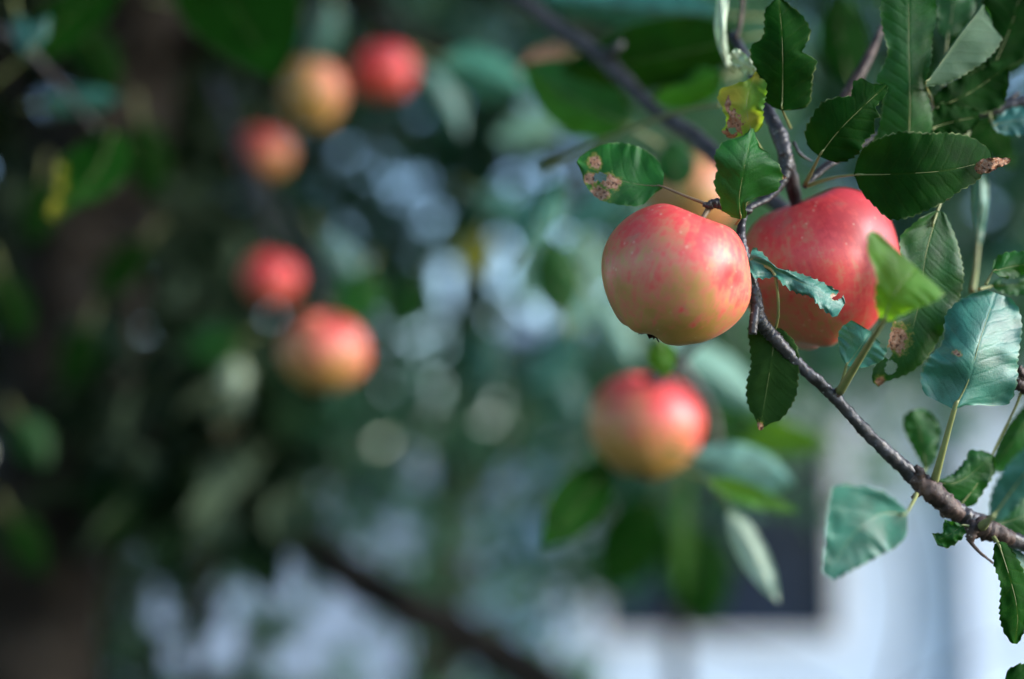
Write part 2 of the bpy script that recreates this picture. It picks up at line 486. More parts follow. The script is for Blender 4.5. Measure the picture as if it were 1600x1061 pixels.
apple(600, 112, 1.85, 0.081, (-0.1, 0.9, 0.3), 'blurred brick red apple at the top, nearest the thin blurred limb', (0.1, 0.6, 0.5), 0.9, 0.4, seed=31)
apple(412, 240, 1.95, 0.080, (0.1, 0.9, 0.2), 'dim blurred apple with crimson top in shade below the yellow apple', (-0.5, 0.8, 0.3), 0.55, 0.5, seed=36)
apple(1080, 308, 1.30, 0.086, (0.1, 0.95, 0.2), 'blurred peach apple showing only between the sharp apple and the leaf with brown spots', (0.9, 0.1, 0.2), 0.18, 0.2, seed=41)

# ------------------------------------------------------------------ traced leaves
def ray_poly(p, n, poly):
    best = None
    for i in range(len(poly)):
        a = poly[i]; b = poly[(i + 1) % len(poly)]
        e = b - a
        den = n[0] * e[1] - n[1] * e[0]
        if abs(den) < 1e-9: continue
        t = ((a[0] - p[0]) * e[1] - (a[1] - p[1]) * e[0]) / den
        s = ((a[0] - p[0]) * n[1] - (a[1] - p[1]) * n[0]) / den
        if t > 0.3 and 0 <= s <= 1:
            if best is None or t < best: best = t
    return best or 0.4

LEAVES = 0
def leaf(parent, outline, mid, d, fold=(0.25, 0.25), side='top', mat=None, stalk=None, holes=(), brown=(), yellow=(),
         var=0.5, wave=0.0016, teeth=1.0, curl=0.0, nu=110, label=None, depth_noise=0.003, smat=None, swidth=5, name='leaf'):
    """outline and midrib as seen in the photo (1600 px), d = distances along the midrib;
    fold = slope of the (left, right) blade half going away from the viewer (negative: towards)."""
    global LEAVES
    LEAVES += 1
    seed = LEAVES
    poly = [np.array(p, float) for p in catmull(list(outline) + [outline[0]], 5)[:-1]]
    m = catmull(mid, 12)
    m = np.array(m)
    seg = np.r_[0, np.cumsum(np.linalg.norm(np.diff(m, axis=0), axis=1))]
    L = seg[-1]
    dd = np.atleast_1d(np.array(d, float))
    if len(dd) == 1: dd = np.array([dd[0], dd[0]])
    nv = 8
    ddx = np.array([float(q[0]) for q in catmull([(x,) for x in dd], 12)]) if len(dd) > 2 else np.linspace(dd[0], dd[1], 25)
    ddu = np.linspace(0, 1, len(ddx))
    V, UVv, RIM, BR, YE, PX = [], [], [], [], [], []
    dm = float(dd.mean())
    px2m = K * dm
    period = 0.0038 / px2m
    rng = random.Random(seed * 77)
    wl_, wr_ = [], []
    us = np.linspace(0, 1, nu)
    cen, nor = [], []
    for u in us:
        s = u * L
        p = np.array([np.interp(s, seg, m[:, 0]), np.interp(s, seg, m[:, 1])])
        e = 0.06 * L
        a = np.array([np.interp(max(0, s - e), seg, m[:, 0]), np.interp(max(0, s - e), seg, m[:, 1])])
        b = np.array([np.interp(min(L, s + e), seg, m[:, 0]), np.interp(min(L, s + e), seg, m[:, 1])])
        t = (b - a) / (np.linalg.norm(b - a) + 1e-9)
        n = np.array([t[1], -t[0]])          # left of the direction of travel (image y down)
        cen.append(p); nor.append(n)
        wl_.append(ray_poly(p, n, poly)); wr_.append(ray_poly(p, -n, poly))
    def smooth(a):
        a = np.array(a); b = a.copy()
        b[1:-1] = (a[:-2] + 2 * a[1:-1] + a[2:]) / 4
        return b
    wl_, wr_ = smooth(smooth(wl_)), smooth(smooth(wr_))
    wmax = max(wl_.max(), wr_.max())
    for i, u in enumerate(us):
        p, n = cen[i], nor[i]
        dc = float(np.interp(u, ddu, ddx)) + curl * math.sin(math.pi * u)
        for j in range(-nv, nv + 1):
            v = j / nv
            side_l = j < 0
            wd = (wl_[i] if side_l else wr_[i])
            av = abs(v)
            # serrated margin: asymmetric teeth
            if teeth:
                k = (u * L / period + (0.3 if side_l else 0.0) + 0.25 * noise.noise(Vector((u * 9, seed, j < 0))))
                fr = k - math.floor(k)
                tooth = (fr if fr < 0.75 else (1 - fr) * 3) * 0.0014 * teeth / px2m
                wd2 = max(0.2, wd - (0.0009 * teeth / px2m) * min(1, wd / 12) + tooth * min(1, wd / 12)) if av > 0.99 else wd * 1.0
                q = wd2 * av if av > .99 else wd * av * (1 - 0.0004 * teeth / px2m / max(wd, 1) * 0)
            else:
                q = wd * av
            sgn = 1 if side_l else -1
            pos = p + n * sgn * q
            wm = q * px2m
            fl = fold[0] if side_l else fold[1]
            dz = fl * wm * (0.55 + 0.45 * av)
            wob = noise.noise(Vector((u * 5.5 + seed * 3.1, v * 1.3, seed * 1.7)))
            wob2 = noise.noise(Vector((u * 8 + seed * 1.1, v * 2.0, seed)))
            dz += wave * (wob2 * av * av * 1.5 + (0.8 * wob) * (0.25 + av))
            dz += depth_noise * noise.noise(Vector((u * 2.2 + seed, v * 0.8, 4.2)))
            # blade between side veins bulges slightly
            dz -= 0.00012 * math.sin((u * L * px2m * 100 - wm * 100 * 0.75) * 1.45 * 6.283) * av * (1 - av) * 2
            V.append(at(pos[0], pos[1], dc + dz))
            PX.append((pos[0], pos[1]))
            UVv.append((u * L * px2m * 100 + seed * 11.3, -sgn * wm * 100))
            RIM.append(av)
            bv = max([math.exp(-(((pos[0] - b_[0]) / b_[2]) ** 2 + ((pos[1] - b_[1]) / (b_[3] if len(b_) > 3 else b_[2])) ** 2)) * 1.15 for b_ in brown] + [0])
            BR.append(bv)
            YE.append(min(1, max([math.exp(-(((pos[0] - b_[0]) / b_[2]) ** 2 + ((pos[1] - b_[1]) / b_[2]) ** 2)) for b_ in yellow] + [0])))
    W = 2 * nv + 1
    Fc = []
    for i in range(nu - 1):
        for j in range(W - 1):
            a = i * W + j
            qd = (a, a + 1, a + W + 1, a + W)
            cx = sum(PX[k][0] for k in qd) / 4; cy = sum(PX[k][1] for k in qd) / 4
            cut = False
            for h in holes:
                r = ((cx - h[0]) / h[2]) ** 2 + ((cy - h[1]) / h[3]) ** 2
                if r < 1 + 0.5 * noise.noise(Vector((cx * 0.12, cy * 0.12, seed))): cut = True
            if cut: continue
            Fc.append(qd if side == 'top' else qd[::-1])
    c = at(cen[0][0], cen[0][1], float(dd[0]))
    o = mesh_obj(name, V, Fc, mat or M_LEAF, parent, origin=c)
    me = o.data
    # the top side must face the viewer (or the underside, when that is what shows)
    me.update()
    nsum = Vector((0, 0, 0))
    for p in list(me.polygons)[::7]: nsum += p.normal * p.area
    facing = nsum.dot(-F) > 0
    if facing != (side == 'top'):
        me.flip_normals()
    for nm, arr in (('rim', RIM), ('brown', BR), ('yellow', YE), ('var', [var] * len(V))):
        me.attributes.new(nm, 'FLOAT', 'POINT').data.foreach_set('value', arr)
    uvl = me.uv_layers.new(name='UVMap')
    li = np.zeros(len(me.loops), int); me.loops.foreach_get('vertex_index', li)
    uvl.data.foreach_set('uv', np.array(UVv)[li].reshape(-1).tolist())
    if label: o['label'] = label
    # midrib ridge + stalk
    if stalk:
        pts = [(at(x, y, z), swidth * 0.5 * K * z * (1.0 if i else 1.35)) for i, (x, y, z) in enumerate(stalk)]
        rr0 = swidth * 0.5 * K * dm
        for fu, fr_ in ((0.02, .75), (.10, .36), (.25, .2), (.45, .15), (.6, .12), (.75, .09), (.88, .06)):
            pts.append((Vector(V[int(fu * (nu - 1)) * W + nv]) + F * (rr0 * fr_ * 0.55), rr0 * fr_))
        v, f = tube_data(pts, seg=8, n=8)
        st = mesh_obj('leaf_stalk', [x for x in v], f, smat or M_STALK)
        st.parent = o
        st.location = Vector((0, 0, 0)) - (parent.location + o.location)
    return o

def bleaf(parent, cx, cy, ang, L, W_, d, **kw):
    "leaf given by its middle, direction (deg, image), length and width in px"
    a = math.radians(ang); t = np.array([math.cos(a), -math.sin(a)]); n = np.array([t[1], -t[0]])
    c = np.array([cx, cy], float)
    prof = [(-.5, .03), (-.42, .25), (-.25, .45), (0, .5), (.22, .40), (.38, .22), (.5, .02)]
    out = [tuple(c + t * L * u + n * W_ * w_) for u, w_ in prof] + [tuple(c + t * L * u - n * W_ * w_) for u, w_ in reversed(prof)]
    bend = kw.pop('bend', 0.06)
    mid = [tuple(c - t * L * .5), tuple(c + n * W_ * bend), tuple(c + t * L * .5)]
    kw.setdefault('nu', 50)
    st = kw.pop('st', None)
    if st is None:
        b = c - t * L * .5; e = b - t * L * .3
        st = [(e[0], e[1], (d[0] if isinstance(d, tuple) else d) + .01)]
    return leaf(parent, out, mid, d if isinstance(d, tuple) else (d, d), stalk=st, **kw)

# --- the sharp fruiting twig -------------------------------------------------
twig = thing('apple_twig', at(1185, 500, 0.73), 'thin dark grey twig in sharp focus running from between the two big apples', 'branch', 'leafy apple twigs')
kn = [(at(1312, 612, 0.735), 0.0022, 0.0016), (at(1180, 508, 0.728), 0.003, 0.0014), (at(1438, 752, 0.745), 0.006, 0.0026), (at(1226, 205, 0.765), 0.004, 0.0012),
      (at(1282, 590, 0.732), 0.0022, 0.0008), (at(1535, 822, 0.745), 0.006, 0.0025), (at(1165, 425, 0.728), 0.003, 0.0012), (at(1350, 668, 0.737), 0.003, 0.0008)]
main = ptube([(1145, 55, 0.83, 16), (1172, 105, 0.80, 17), (1200, 172, 0.775, 20), (1222, 225, 0.765, 23), (1228, 258, 0.763, 22), (1221, 286, 0.76, 15), (1200, 310, 0.755, 10), (1166, 330, 0.746, 11),
              (1158, 368, 0.735, 14), (1167, 410, 0.731, 17), (1180, 462, 0.729, 19), (1188, 500, 0.729, 21), (1212, 530, 0.730, 20), (1252, 573, 0.732, 18),
              (1305, 622, 0.735, 18), (1362, 684, 0.738, 19), (1425, 742, 0.741, 24), (1480, 788, 0.743, 28), (1540, 826, 0.745, 30), (1600, 850, 0.75, 24), (1680, 880, 0.76, 22)],
             seg=20, n=20, rough=0.26, seed=2, knots=kn)
stub2 = ptube([(1222, 222, 0.766, 20), (1232, 262, 0.772, 22), (1240, 300, 0.782, 22), (1244, 325, 0.79, 14)], seg=14, n=8, rough=0.2, seed=4)
stub = ptube([(1182, 470, 0.729, 12), (1178, 500, 0.725, 15), (1176, 522, 0.7235, 12)], seg=14, n=8, rough=0.2, seed=5)
sp1 = ptube([(1172, 330, 0.742, 13), (1140, 326, 0.737, 14), (1122, 318, 0.735, 15), (1108, 320, 0.734, 12), (1098, 320, 0.734, 6)], seg=14, n=8, rough=0.45, seed=6)
sp2 = ptube([(1140, 322, 0.737, 8), (1148, 306, 0.736, 9), (1152, 298, 0.736, 5)], seg=10, n=8, rough=0.4, seed=7)
sp3 = ptube([(1180, 470, 0.731, 9), (1168, 440, 0.727, 13), (1164, 415, 0.726, 11), (1161, 400, 0.727, 6)], seg=12, n=8, rough=0.35, seed=8)
v, f = join(main, stub, stub2, sp1, sp2, sp3)
mesh_obj('stem', v, f, M_TWIG, twig)
v, f = join(ptube([(1425, 745, 0.739, 20), (1447, 760, 0.738, 31), (1475, 785, 0.740, 33), (1500, 806, 0.742, 26)], seg=16, n=10, rough=0.4, seed=9),
            ptube([(1436, 752, 0.737, 16), (1438, 738, 0.735, 14), (1430, 728, 0.735, 7)], seg=12, rough=0.4, seed=10),
            ptube([(1438, 768, 0.738, 12), (1430, 775, 0.737, 8), (1424, 778, 0.737, 4)], seg=10, rough=0.4, seed=11))
mesh_obj('fruit_spur', v, f, M_TWIGB, twig)
v, f = join(ptube([(1510, 815, 0.743, 24), (1528, 822, 0.741, 34), (1552, 832, 0.742, 30), (1580, 842, 0.745, 22)], seg=16, n=10, rough=0.4, seed=12),
            ptube([(1522, 815, 0.74, 20), (1518, 835, 0.738, 18), (1516, 848, 0.738, 8)], seg=10, rough=0.4, seed=13))
mesh_obj('fruit_spur', v, f, M_TWIGB, twig)
v, f = ptube([(1300, 625, 0.7355, 8), (1311, 612, 0.733, 13), (1318, 603, 0.731, 8)], seg=10, rough=0.35, seed=14)
mesh_obj('bud', v, f, M_TWIGB, twig)
v, f = ptube([(1240, 222, 0.765, 6), (1250, 240, 0.762, 5), (1268, 252, 0.765, 3)], seg=8, rough=0.3, seed=15)
mesh_obj('bud', v, f, M_TWIG, twig)
v, f = ptube([(1515, 845, 0.738, 7), (1530, 862, 0.738, 5), (1552, 880, 0.74, 4)], seg=8, rough=0.2, seed=16)
mesh_obj('fruit_spur', v, f, M_TWIGB, twig)

# A: spotted leaf on the left
leaf(twig, [(1040, 291), (1036, 262), (1018, 240), (990, 226), (962, 222), (932, 229), (902, 249), (908, 268), (915, 290), (936, 312), (965, 320), (1000, 322), (1022, 304)],
     [(1036, 291), (990, 287), (945, 272), (903, 250)], (0.738, 0.74, 0.745), fold=(-0.15, 0.7), stalk=[(1102, 318, 0.734), (1070, 306, 0.735)], swidth=4, smat=M_STALKR,
     brown=[(929, 253, 10), (925, 278, 12, 9), (953, 284, 15, 11), (935, 303, 17, 11)], holes=[(938, 277, 9, 7)], var=0.75, teeth=0.4, wave=0.002)
# B: leaf in front between the apples
leaf(twig, [(1157, 343), (1140, 338), (1126, 326), (1124, 312), (1118, 300), (1114, 284), (1119, 266), (1115, 246), (1120, 232), (1132, 219), (1152, 216), (1163, 210), (1176, 199), (1181, 212),
            (1190, 232), (1204, 240), (1207, 251), (1219, 256), (1222, 268), (1229, 278), (1220, 283), (1219, 294), (1205, 303), (1180, 310), (1167, 318), (1167, 340)],
     [(1158, 342), (1155, 310), (1163, 262), (1172, 222), (1177, 201)], (0.722, 0.716, 0.712, 0.72), fold=(0.15, 0.30), var=0.62, mat=M_LEAF, teeth=0.9, curl=-0.004,
     brown=[(1228, 277, 6)], stalk=[(1150, 350, 0.733)], swidth=4)
# C: yellowing damaged leaf above
leaf(twig, [(1188, 204), (1160, 217), (1140, 216), (1127, 206), (1134, 190), (1128, 172), (1120, 152), (1127, 138), (1150, 130), (1172, 122), (1184, 108), (1196, 120), (1199, 145), (1194, 170), (1194, 190)],
     [(1175, 208), (1168, 180), (1168, 150), (1183, 112)], (0.735, 0.735, 0.74), fold=(0.4, -0.35), mat=M_YOUNG, var=0.6, wave=0.003,
     yellow=[(1140, 150, 26), (1175, 187, 16), (1180, 120, 10)], brown=[(1146, 195, 14, 22), (1135, 212, 16, 10), (1138, 165, 4, 18)], holes=[(1144, 204, 7, 5)], stalk=[(1190, 235, 0.755)], swidth=4)
# M: bitten leaf across the red apple
leaf(twig, [(1168, 381), (1190, 392), (1213, 417), (1232, 421), (1262, 430), (1290, 442), (1317, 459), (1320, 478), (1308, 497), (1290, 489), (1277, 478), (1266, 465), (1245, 460), (1228, 450), (1218, 441), (1212, 434), (1192, 437), (1176, 433), (1168, 410)],
     [(1170, 405), (1205, 418), (1240, 436), (1275, 452), (1318, 478)], (0.722, 0.718, 0.725, 0.722), fold=(0.9, -0.7), mat=M_TEAL, var=0.55, wave=0.005, teeth=1.3,
     holes=[(1312, 462, 6, 5), (1306, 466, 5, 3)], brown=[(1303, 464, 5)], depth_noise=0.008, stalk=[(1170, 440, 0.728)], swidth=3)
# N: hanging leaf below, with the thin pale stalk in front of the red apple
leaf(twig, [(1215, 508), (1240, 530), (1249, 552), (1249, 590), (1243, 625), (1222, 655), (1200, 664), (1187, 674), (1180, 655), (1167, 632), (1165, 600), (1172, 570), (1170, 540), (1168, 510), (1190, 500)],
     [(1212, 512), (1206, 560), (1196, 620), (1187, 672)], (0.735, 0.733, 0.738), fold=(-0.25, 0.35), side='under', mat=M_DARK, var=0.25, stalk=[(1180, 412, 0.727), (1206, 422, 0.722), (1214, 450, 0.722), (1216, 490, 0.728)], swidth=5,
     brown=[(1187, 668, 7, 10)])
# L: small round mint leaf
leaf(twig, [(1318, 568), (1310, 545), (1310, 518), (1322, 505), (1336, 500), (1350, 512), (1366, 518), (1374, 534), (1386, 542), (1380, 562), (1360, 572), (1338, 576)],
     [(1322, 572), (1340, 548), (1360, 518)], (0.725, 0.722), fold=(0.35, -0.2), mat=M_TEAL, var=0.95, teeth=0.5, stalk=[(1312, 612, 0.733)], swidth=5, holes=[(1380, 540, 5, 5)])
# K: bright green leaf nearer to the viewer
leaf(twig, [(1376, 504), (1366, 470), (1368, 430), (1356, 395), (1357, 363), (1382, 366), (1405, 380), (1420, 402), (1450, 414), (1478, 420), (1484, 445), (1465, 470), (1425, 486), (1395, 500)],
     [(1380, 503), (1400, 455), (1432, 418)], (0.655, 0.645, 0.65), fold=(-0.05, -0.15), mat=M_YOUNG, var=0.9, stalk=[(1312, 612, 0.733), (1345, 558, 0.70)], swidth=11, wave=0.002)
# P: small green leaf behind
leaf(twig, [(1445, 735), (1425, 700), (1412, 672), (1412, 650), (1432, 637), (1455, 645), (1470, 670), (1468, 700), (1460, 722)],
     [(1448, 732), (1440, 690), (1430, 640)], (0.80, 0.81), fold=(0.4, 0.1), var=0.7, mat=M_LEAF, stalk=[(1437, 752, 0.745)], swidth=4)
# O: big teal leaf at the right
leaf(twig, [(1490, 641), (1466, 634), (1446, 618), (1437, 590), (1447, 562), (1470, 535), (1474, 508), (1478, 488), (1500, 467), (1530, 455), (1560, 455), (1588, 474), (1598, 510), (1592, 560), (1590, 600), (1576, 632), (1540, 634), (1510, 634)],
     [(1491, 640), (1515, 590), (1530, 535), (1556, 458)], (0.715, 0.712, 0.73), fold=(0.45, 0.25), mat=M_TEAL, var=0.6, wave=0.004, stalk=[(1460, 752, 0.738), (1473, 705, 0.725)], swidth=10, brown=[(1497, 552, 5)], depth_noise=0.008)
# R: dark leaf over the spur
leaf(twig, [(1463, 752), (1490, 738), (1510, 715), (1514, 703), (1548, 708), (1556, 735), (1540, 765), (1520, 792), (1495, 792), (1475, 778)],
     [(1465, 755), (1500, 752), (1552, 712)], (0.752, 0.76), fold=(0.3, 0.35), mat=M_LEAF, var=0.3, stalk=[(1450, 758, 0.742)], swidth=4)
# S: small leaf under the spur
leaf(twig, [(1500, 818), (1475, 812), (1472, 832), (1455, 832), (1460, 848), (1477, 857), (1495, 850), (1510, 832)],
     [(1505, 820), (1485, 835), (1462, 846)], (0.735, 0.735), fold=(0.3, 0.3), mat=M_LEAF, var=0.5, wave=0.003, stalk=[(1515, 822, 0.738)], swidth=4)
# T: hanging leaf at the right edge
leaf(twig, [(1553, 846), (1551, 880), (1562, 915), (1560, 955), (1566, 985), (1585, 1008), (1600, 990), (1610, 950), (1606, 905), (1590, 870), (1572, 848)],
     [(1560, 848), (1580, 910), (1590, 960), (1586, 1006)], (0.728, 0.722, 0.722), fold=(0.35, -0.1), mat=M_DARK, var=0.9, stalk=[(1550, 836, 0.74)], swidth=6)
# Q: blurred teal leaf below the twig
leaf(twig, [(1420, 800), (1400, 780), (1372, 762), (1335, 757), (1302, 760), (1292, 800), (1287, 850), (1284, 895), (1296, 908), (1330, 893), (1370, 872), (1405, 852), (1420, 826)],
     [(1418, 803), (1370, 805), (1330, 840), (1292, 900)], (0.655, 0.640, 0.64), fold=(0.25, -0.55), mat=M_TEAL, var=0.45, teeth=0.8, stalk=[(1432, 772, 0.738), (1428, 782, 0.70)], swidth=6, wave=0.002)
# W: dark leaf by the right hand spur
leaf(twig, [(1540, 820), (1560, 790), (1590, 765), (1630, 770), (1640, 810), (1610, 845), (1570, 850)],
     [(1545, 825), (1590, 810), (1640, 790)], (0.76, 0.77), fold=(0.5, 0.2), mat=M_LEAF, var=0.4, stalk=[(1535, 826, 0.745)], swidth=5)
leaf(twig, [(1545, 812), (1548, 770), (1570, 730), (1600, 700), (1640, 690), (1640, 730), (1600, 780), (1570, 812)],
     [(1548, 812), (1590, 755), (1640, 692)], (0.66, 0.64), fold=(0.2, 0.6), mat=M_TEAL, var=0.3, stalk=[(1535, 822, 0.738), (1541, 816, 0.7)], swidth=12)
leaf(twig, [(1568, 1061), (1576, 1045), (1600, 1035), (1640, 1045), (1650, 1090), (1600, 1110)],
     [(1570, 1062), (1600, 1070), (1648, 1085)], (0.73, 0.73), fold=(0.3, 0.3), mat=M_DARK, var=0.6, stalk=None)
leaf(twig, [(1566, 850), (1590, 858), (1620, 880), (1640, 920), (1620, 915), (1592, 890), (1574, 868)],
     [(1568, 852), (1600, 876), (1638, 918)], (0.75, 0.76), fold=(0.6, -0.6), mat=M_TEAL, var=0.5, stalk=[(1556, 836, 0.744)], swidth=4)

# --- the shaded twig at the top right ---------------------------------------
twig2 = thing('apple_twig', at(1560, 170, 0.80), 'shaded twig at the top right with large dark green leaves above the red apple', 'branch', 'leafy apple twigs')
v, f = join(ptube([(1700, 128, 0.80, 20), (1600, 158, 0.80, 18), (1565, 168, 0.80, 17), (1520, 178, 0.80, 13), (1470, 165, 0.80, 11), (1400, 190, 0.79, 10), (1335, 235, 0.775, 9), (1290, 262, 0.768, 9), (1256, 292, 0.764, 9)], seg=14, n=12, rough=0.25, seed=20),
            ptube([(1565, 168, 0.80, 12), (1585, 150, 0.80, 8), (1592, 144, 0.80, 5)], seg=10, rough=0.3, seed=21))
mesh_obj('stem', v, f, M_TWIG, twig2)
v, f = ptube([(1308, 175, 0.80, 12), (1328, 140, 0.80, 20), (1352, 100, 0.805, 18), (1368, 66, 0.81, 12), (1380, 40, 0.815, 9)], seg=12, rough=0.2, seed=22)
mesh_obj('dry_shoot', v, f, M_TWIGB, twig2)
v, f = ptube([(1256, 292, 0.765, 8), (1280, 266, 0.768, 9), (1300, 252, 0.77, 8), (1330, 240, 0.775, 6)], seg=10, rough=0.2, seed=23)
mesh_obj('bud', v, f, M_TWIGB, twig2)
# D
leaf(twig2, [(1225, 173), (1203, 166), (1190, 150), (1185, 120), (1172, 92), (1172, 72), (1190, 58), (1193, 32), (1195, 14), (1216, -3), (1236, 8), (1256, 26), (1268, 50), (1260, 70), (1256, 82), (1277, 94), (1272, 118), (1270, 140), (1266, 162), (1247, 174)],
     [(1222, 173), (1223, 120), (1222, 60), (1217, -2)], (0.742, 0.735, 0.745), fold=(0.2, 0.1), mat=M_DARK, var=0.55, stalk=[(1235, 200, 0.76)], swidth=4, brown=[(1235, 176, 9, 4)])
# E
leaf(twig2, [(1276, 242), (1262, 228), (1256, 204), (1268, 180), (1284, 158), (1310, 150), (1328, 148), (1332, 128), (1346, 121), (1362, 130), (1386, 132), (1384, 150), (1368, 170), (1378, 182), (1366, 190), (1368, 208), (1352, 222), (1344, 240), (1320, 254), (1296, 252)],
     [(1280, 244), (1310, 205), (1345, 170), (1385, 133)], (0.735, 0.728, 0.73), fold=(0.25, 0.1), mat=M_DARK, var=0.35, stalk=[(1258, 288, 0.76)], swidth=5, teeth=1.2)
# F
leaf(twig2, [(1418, 232), (1388, 235), (1362, 225), (1372, 200), (1378, 160), (1384, 138), (1367, 126), (1378, 104), (1386, 80), (1380, 56), (1375, 30), (1374, 8), (1388, -20), (1420, -60), (1450, -25), (1463, 0), (1464, 30), (1458, 60), (1456, 95), (1448, 130), (1455, 165), (1458, 200), (1445, 222)],
     [(1420, 230), (1422, 150), (1420, 70), (1420, -55)], (0.762, 0.755, 0.75), fold=(0.15, 0.2), mat=M_LEAF, var=0.35, stalk=[(1400, 190, 0.79)], swidth=6, curl=-0.004)
# G
leaf(twig2, [(1334, 272), (1340, 245), (1352, 228), (1378, 212), (1410, 204), (1450, 206), (1485, 206), (1515, 212), (1540, 228), (1552, 246), (1545, 262), (1526, 285), (1500, 300), (1470, 320), (1440, 334), (1415, 343), (1388, 343), (1365, 322), (1345, 300)],
     [(1334, 273), (1400, 272), (1480, 266), (1550, 250)], (0.735, 0.722, 0.722, 0.735), fold=(0.2, -0.05), mat=M_DARK, var=0.35, stalk=[(1262, 290, 0.762), (1300, 278, 0.75)], swidth=5, teeth=1.1)
leaf(twig2, [(1522, 262), (1530, 250), (1548, 246), (1562, 246), (1580, 248), (1572, 258), (1560, 262), (1548, 270), (1528, 272)],
     [(1523, 264), (1545, 258), (1579, 249)], (0.727, 0.72, 0.725), fold=(0.9, -0.8), mat=M_DARK, var=0.5, brown=[(1550, 258, 60, 40)], wave=0.004, teeth=0.6, nu=50, label='dry brown curled leaf tip', name='leaf')
# H: underside, grey green
leaf(twig2, [(1444, 136), (1460, 108), (1485, 72), (1512, 35), (1532, 6), (1540, 10), (1550, 25), (1553, 45), (1568, 50), (1562, 72), (1545, 92), (1520, 110), (1500, 122), (1475, 132)],
     [(1445, 134), (1475, 92), (1505, 50), (1538, 8)], (0.745, 0.75, 0.755), fold=(0.2, 0.2), side='under', mat=M_LEAF, var=0.12, stalk=[(1460, 166, 0.80)], swidth=4)
# I: dark mass
leaf(twig2, [(1462, 172), (1458, 150), (1485, 128), (1530, 108), (1565, 92), (1578, 118), (1574, 148), (1566, 168), (1530, 180), (1500, 180)],
     [(1462, 170), (1515, 145), (1574, 105)], (0.77, 0.775), fold=(0.1, 0.1), mat=M_DARK, var=0.2, stalk=[(1480, 170, 0.80)], swidth=5)
leaf(twig2, [(1456, 210), (1452, 180), (1470, 160), (1500, 165), (1530, 172), (1528, 195), (1505, 212), (1480, 216)],
     [(1456, 200), (1490, 190), (1530, 182)], (0.765, 0.77), fold=(0.1, 0.1), mat=M_DARK, var=0.3, stalk=[(1450, 168, 0.79)], swidth=5)
leaf(twig2, [(1545, 110), (1520, 60), (1530, 10), (1560, -40), (1610, -30), (1640, 20), (1620, 70), (1590, 100)],
     [(1550, 110), (1580, 40), (1600, -30)], (0.785, 0.78), fold=(0.1, 0.2), mat=M_DARK, var=0.15, stalk=[(1562, 166, 0.80)], swidth=5)
leaf(twig2, [(1470, 60), (1462, 30), (1468, -10), (1490, -40), (1515, -20), (1525, 20), (1505, 50)],
     [(1480, 62), (1488, 20), (1492, -38)], (0.80, 0.805), fold=(0.3, 0.1), mat=M_LEAF, var=0.3, stalk=[(1470, 165, 0.80)], swidth=4)
leaf(twig2, [(1548, 195), (1570, 172), (1600, 165), (1640, 170), (1640, 200), (1600, 212), (1565, 210)],
     [(1550, 195), (1590, 188), (1640, 185)], (0.78, 0.78), fold=(0.6, -0.3), mat=M_TEAL, var=0.3, stalk=[(1545, 174, 0.80)], swidth=4)
# J: long drooping leaf behind the bright one
leaf(twig2, [(1466, 327), (1440, 338), (1420, 355), (1405, 372), (1408, 420), (1400, 470), (1392, 510), (1384, 545), (1362, 580), (1368, 606), (1385, 597), (1420, 585), (1450, 560), (1474, 520), (1496, 480), (1507, 435), (1500, 390), (1486, 350), (1474, 330)],
     [(1465, 329), (1446, 400), (1436, 470), (1415, 545), (1370, 603)], (0.748, 0.742, 0.742, 0.745), fold=(0.15, -0.5), side='top', mat=M_LEAF, var=0.3, stalk=[(1480, 310, 0.76), (1520, 180, 0.795)], swidth=6,
     holes=[(1392, 575, 9, 11), (1388, 552, 6, 9)], brown=[(1402, 530, 18, 22), (1376, 596, 8)], wave=0.003, label='drooping leaf with holes and brown edge')
for (cx, cy, an, L_, W_, d_) in ((1318, 60, 100, 150, 80, 1.05), (1420, 120, 70, 160, 90, 0.95), (1525, 90, 120, 150, 80, 0.95), (1585, 60, 60, 140, 80, 0.9), (1490, 215, 20, 150, 80, 0.95), (1120, 60, 110, 110, 60, 1.1), (1555, 215, 300, 110, 60, 1.0)):
    bleaf(twig2, cx, cy, an, L_, W_, (d_, d_), fold=(0.2, 0.1), mat=M_DARK, var=0.2 + 0.2 * (cx % 4))
# X: narrow edge-on leaf and stalk
leaf(twig2, [(1526, 382), (1522, 340), (1520, 300), (1528, 275), (1540, 272), (1545, 300), (1540, 345), (1533, 382)],
     [(1529, 382), (1532, 330), (1534, 274)], (0.83, 0.83), fold=(1.2, 0.9), mat=M_TEAL, var=0.9, teeth=0, stalk=[(1520, 455, 0.80), (1525, 420, 0.82)], swidth=7)
leaf(twig2, [(1550, 425), (1555, 402), (1580, 392), (1620, 395), (1640, 420), (1600, 432), (1570, 436)],
     [(1551, 424), (1590, 415), (1640, 412)], (0.74, 0.74), fold=(0.5, 0.2), mat=M_LEAF, var=0.8, stalk=[(1540, 445, 0.74)], swidth=4)
leaf(twig2, [(1548, 446), (1560, 436), (1590, 430), (1640, 440), (1640, 460), (1590, 462), (1565, 458)],
     [(1549, 447), (1590, 445), (1640, 450)], (0.77, 0.77), fold=(0.6, -0.5), mat=M_LEAF, var=0.5, holes=[(1578, 440, 16, 5)], stalk=[(1530, 452, 0.76)], swidth=4)
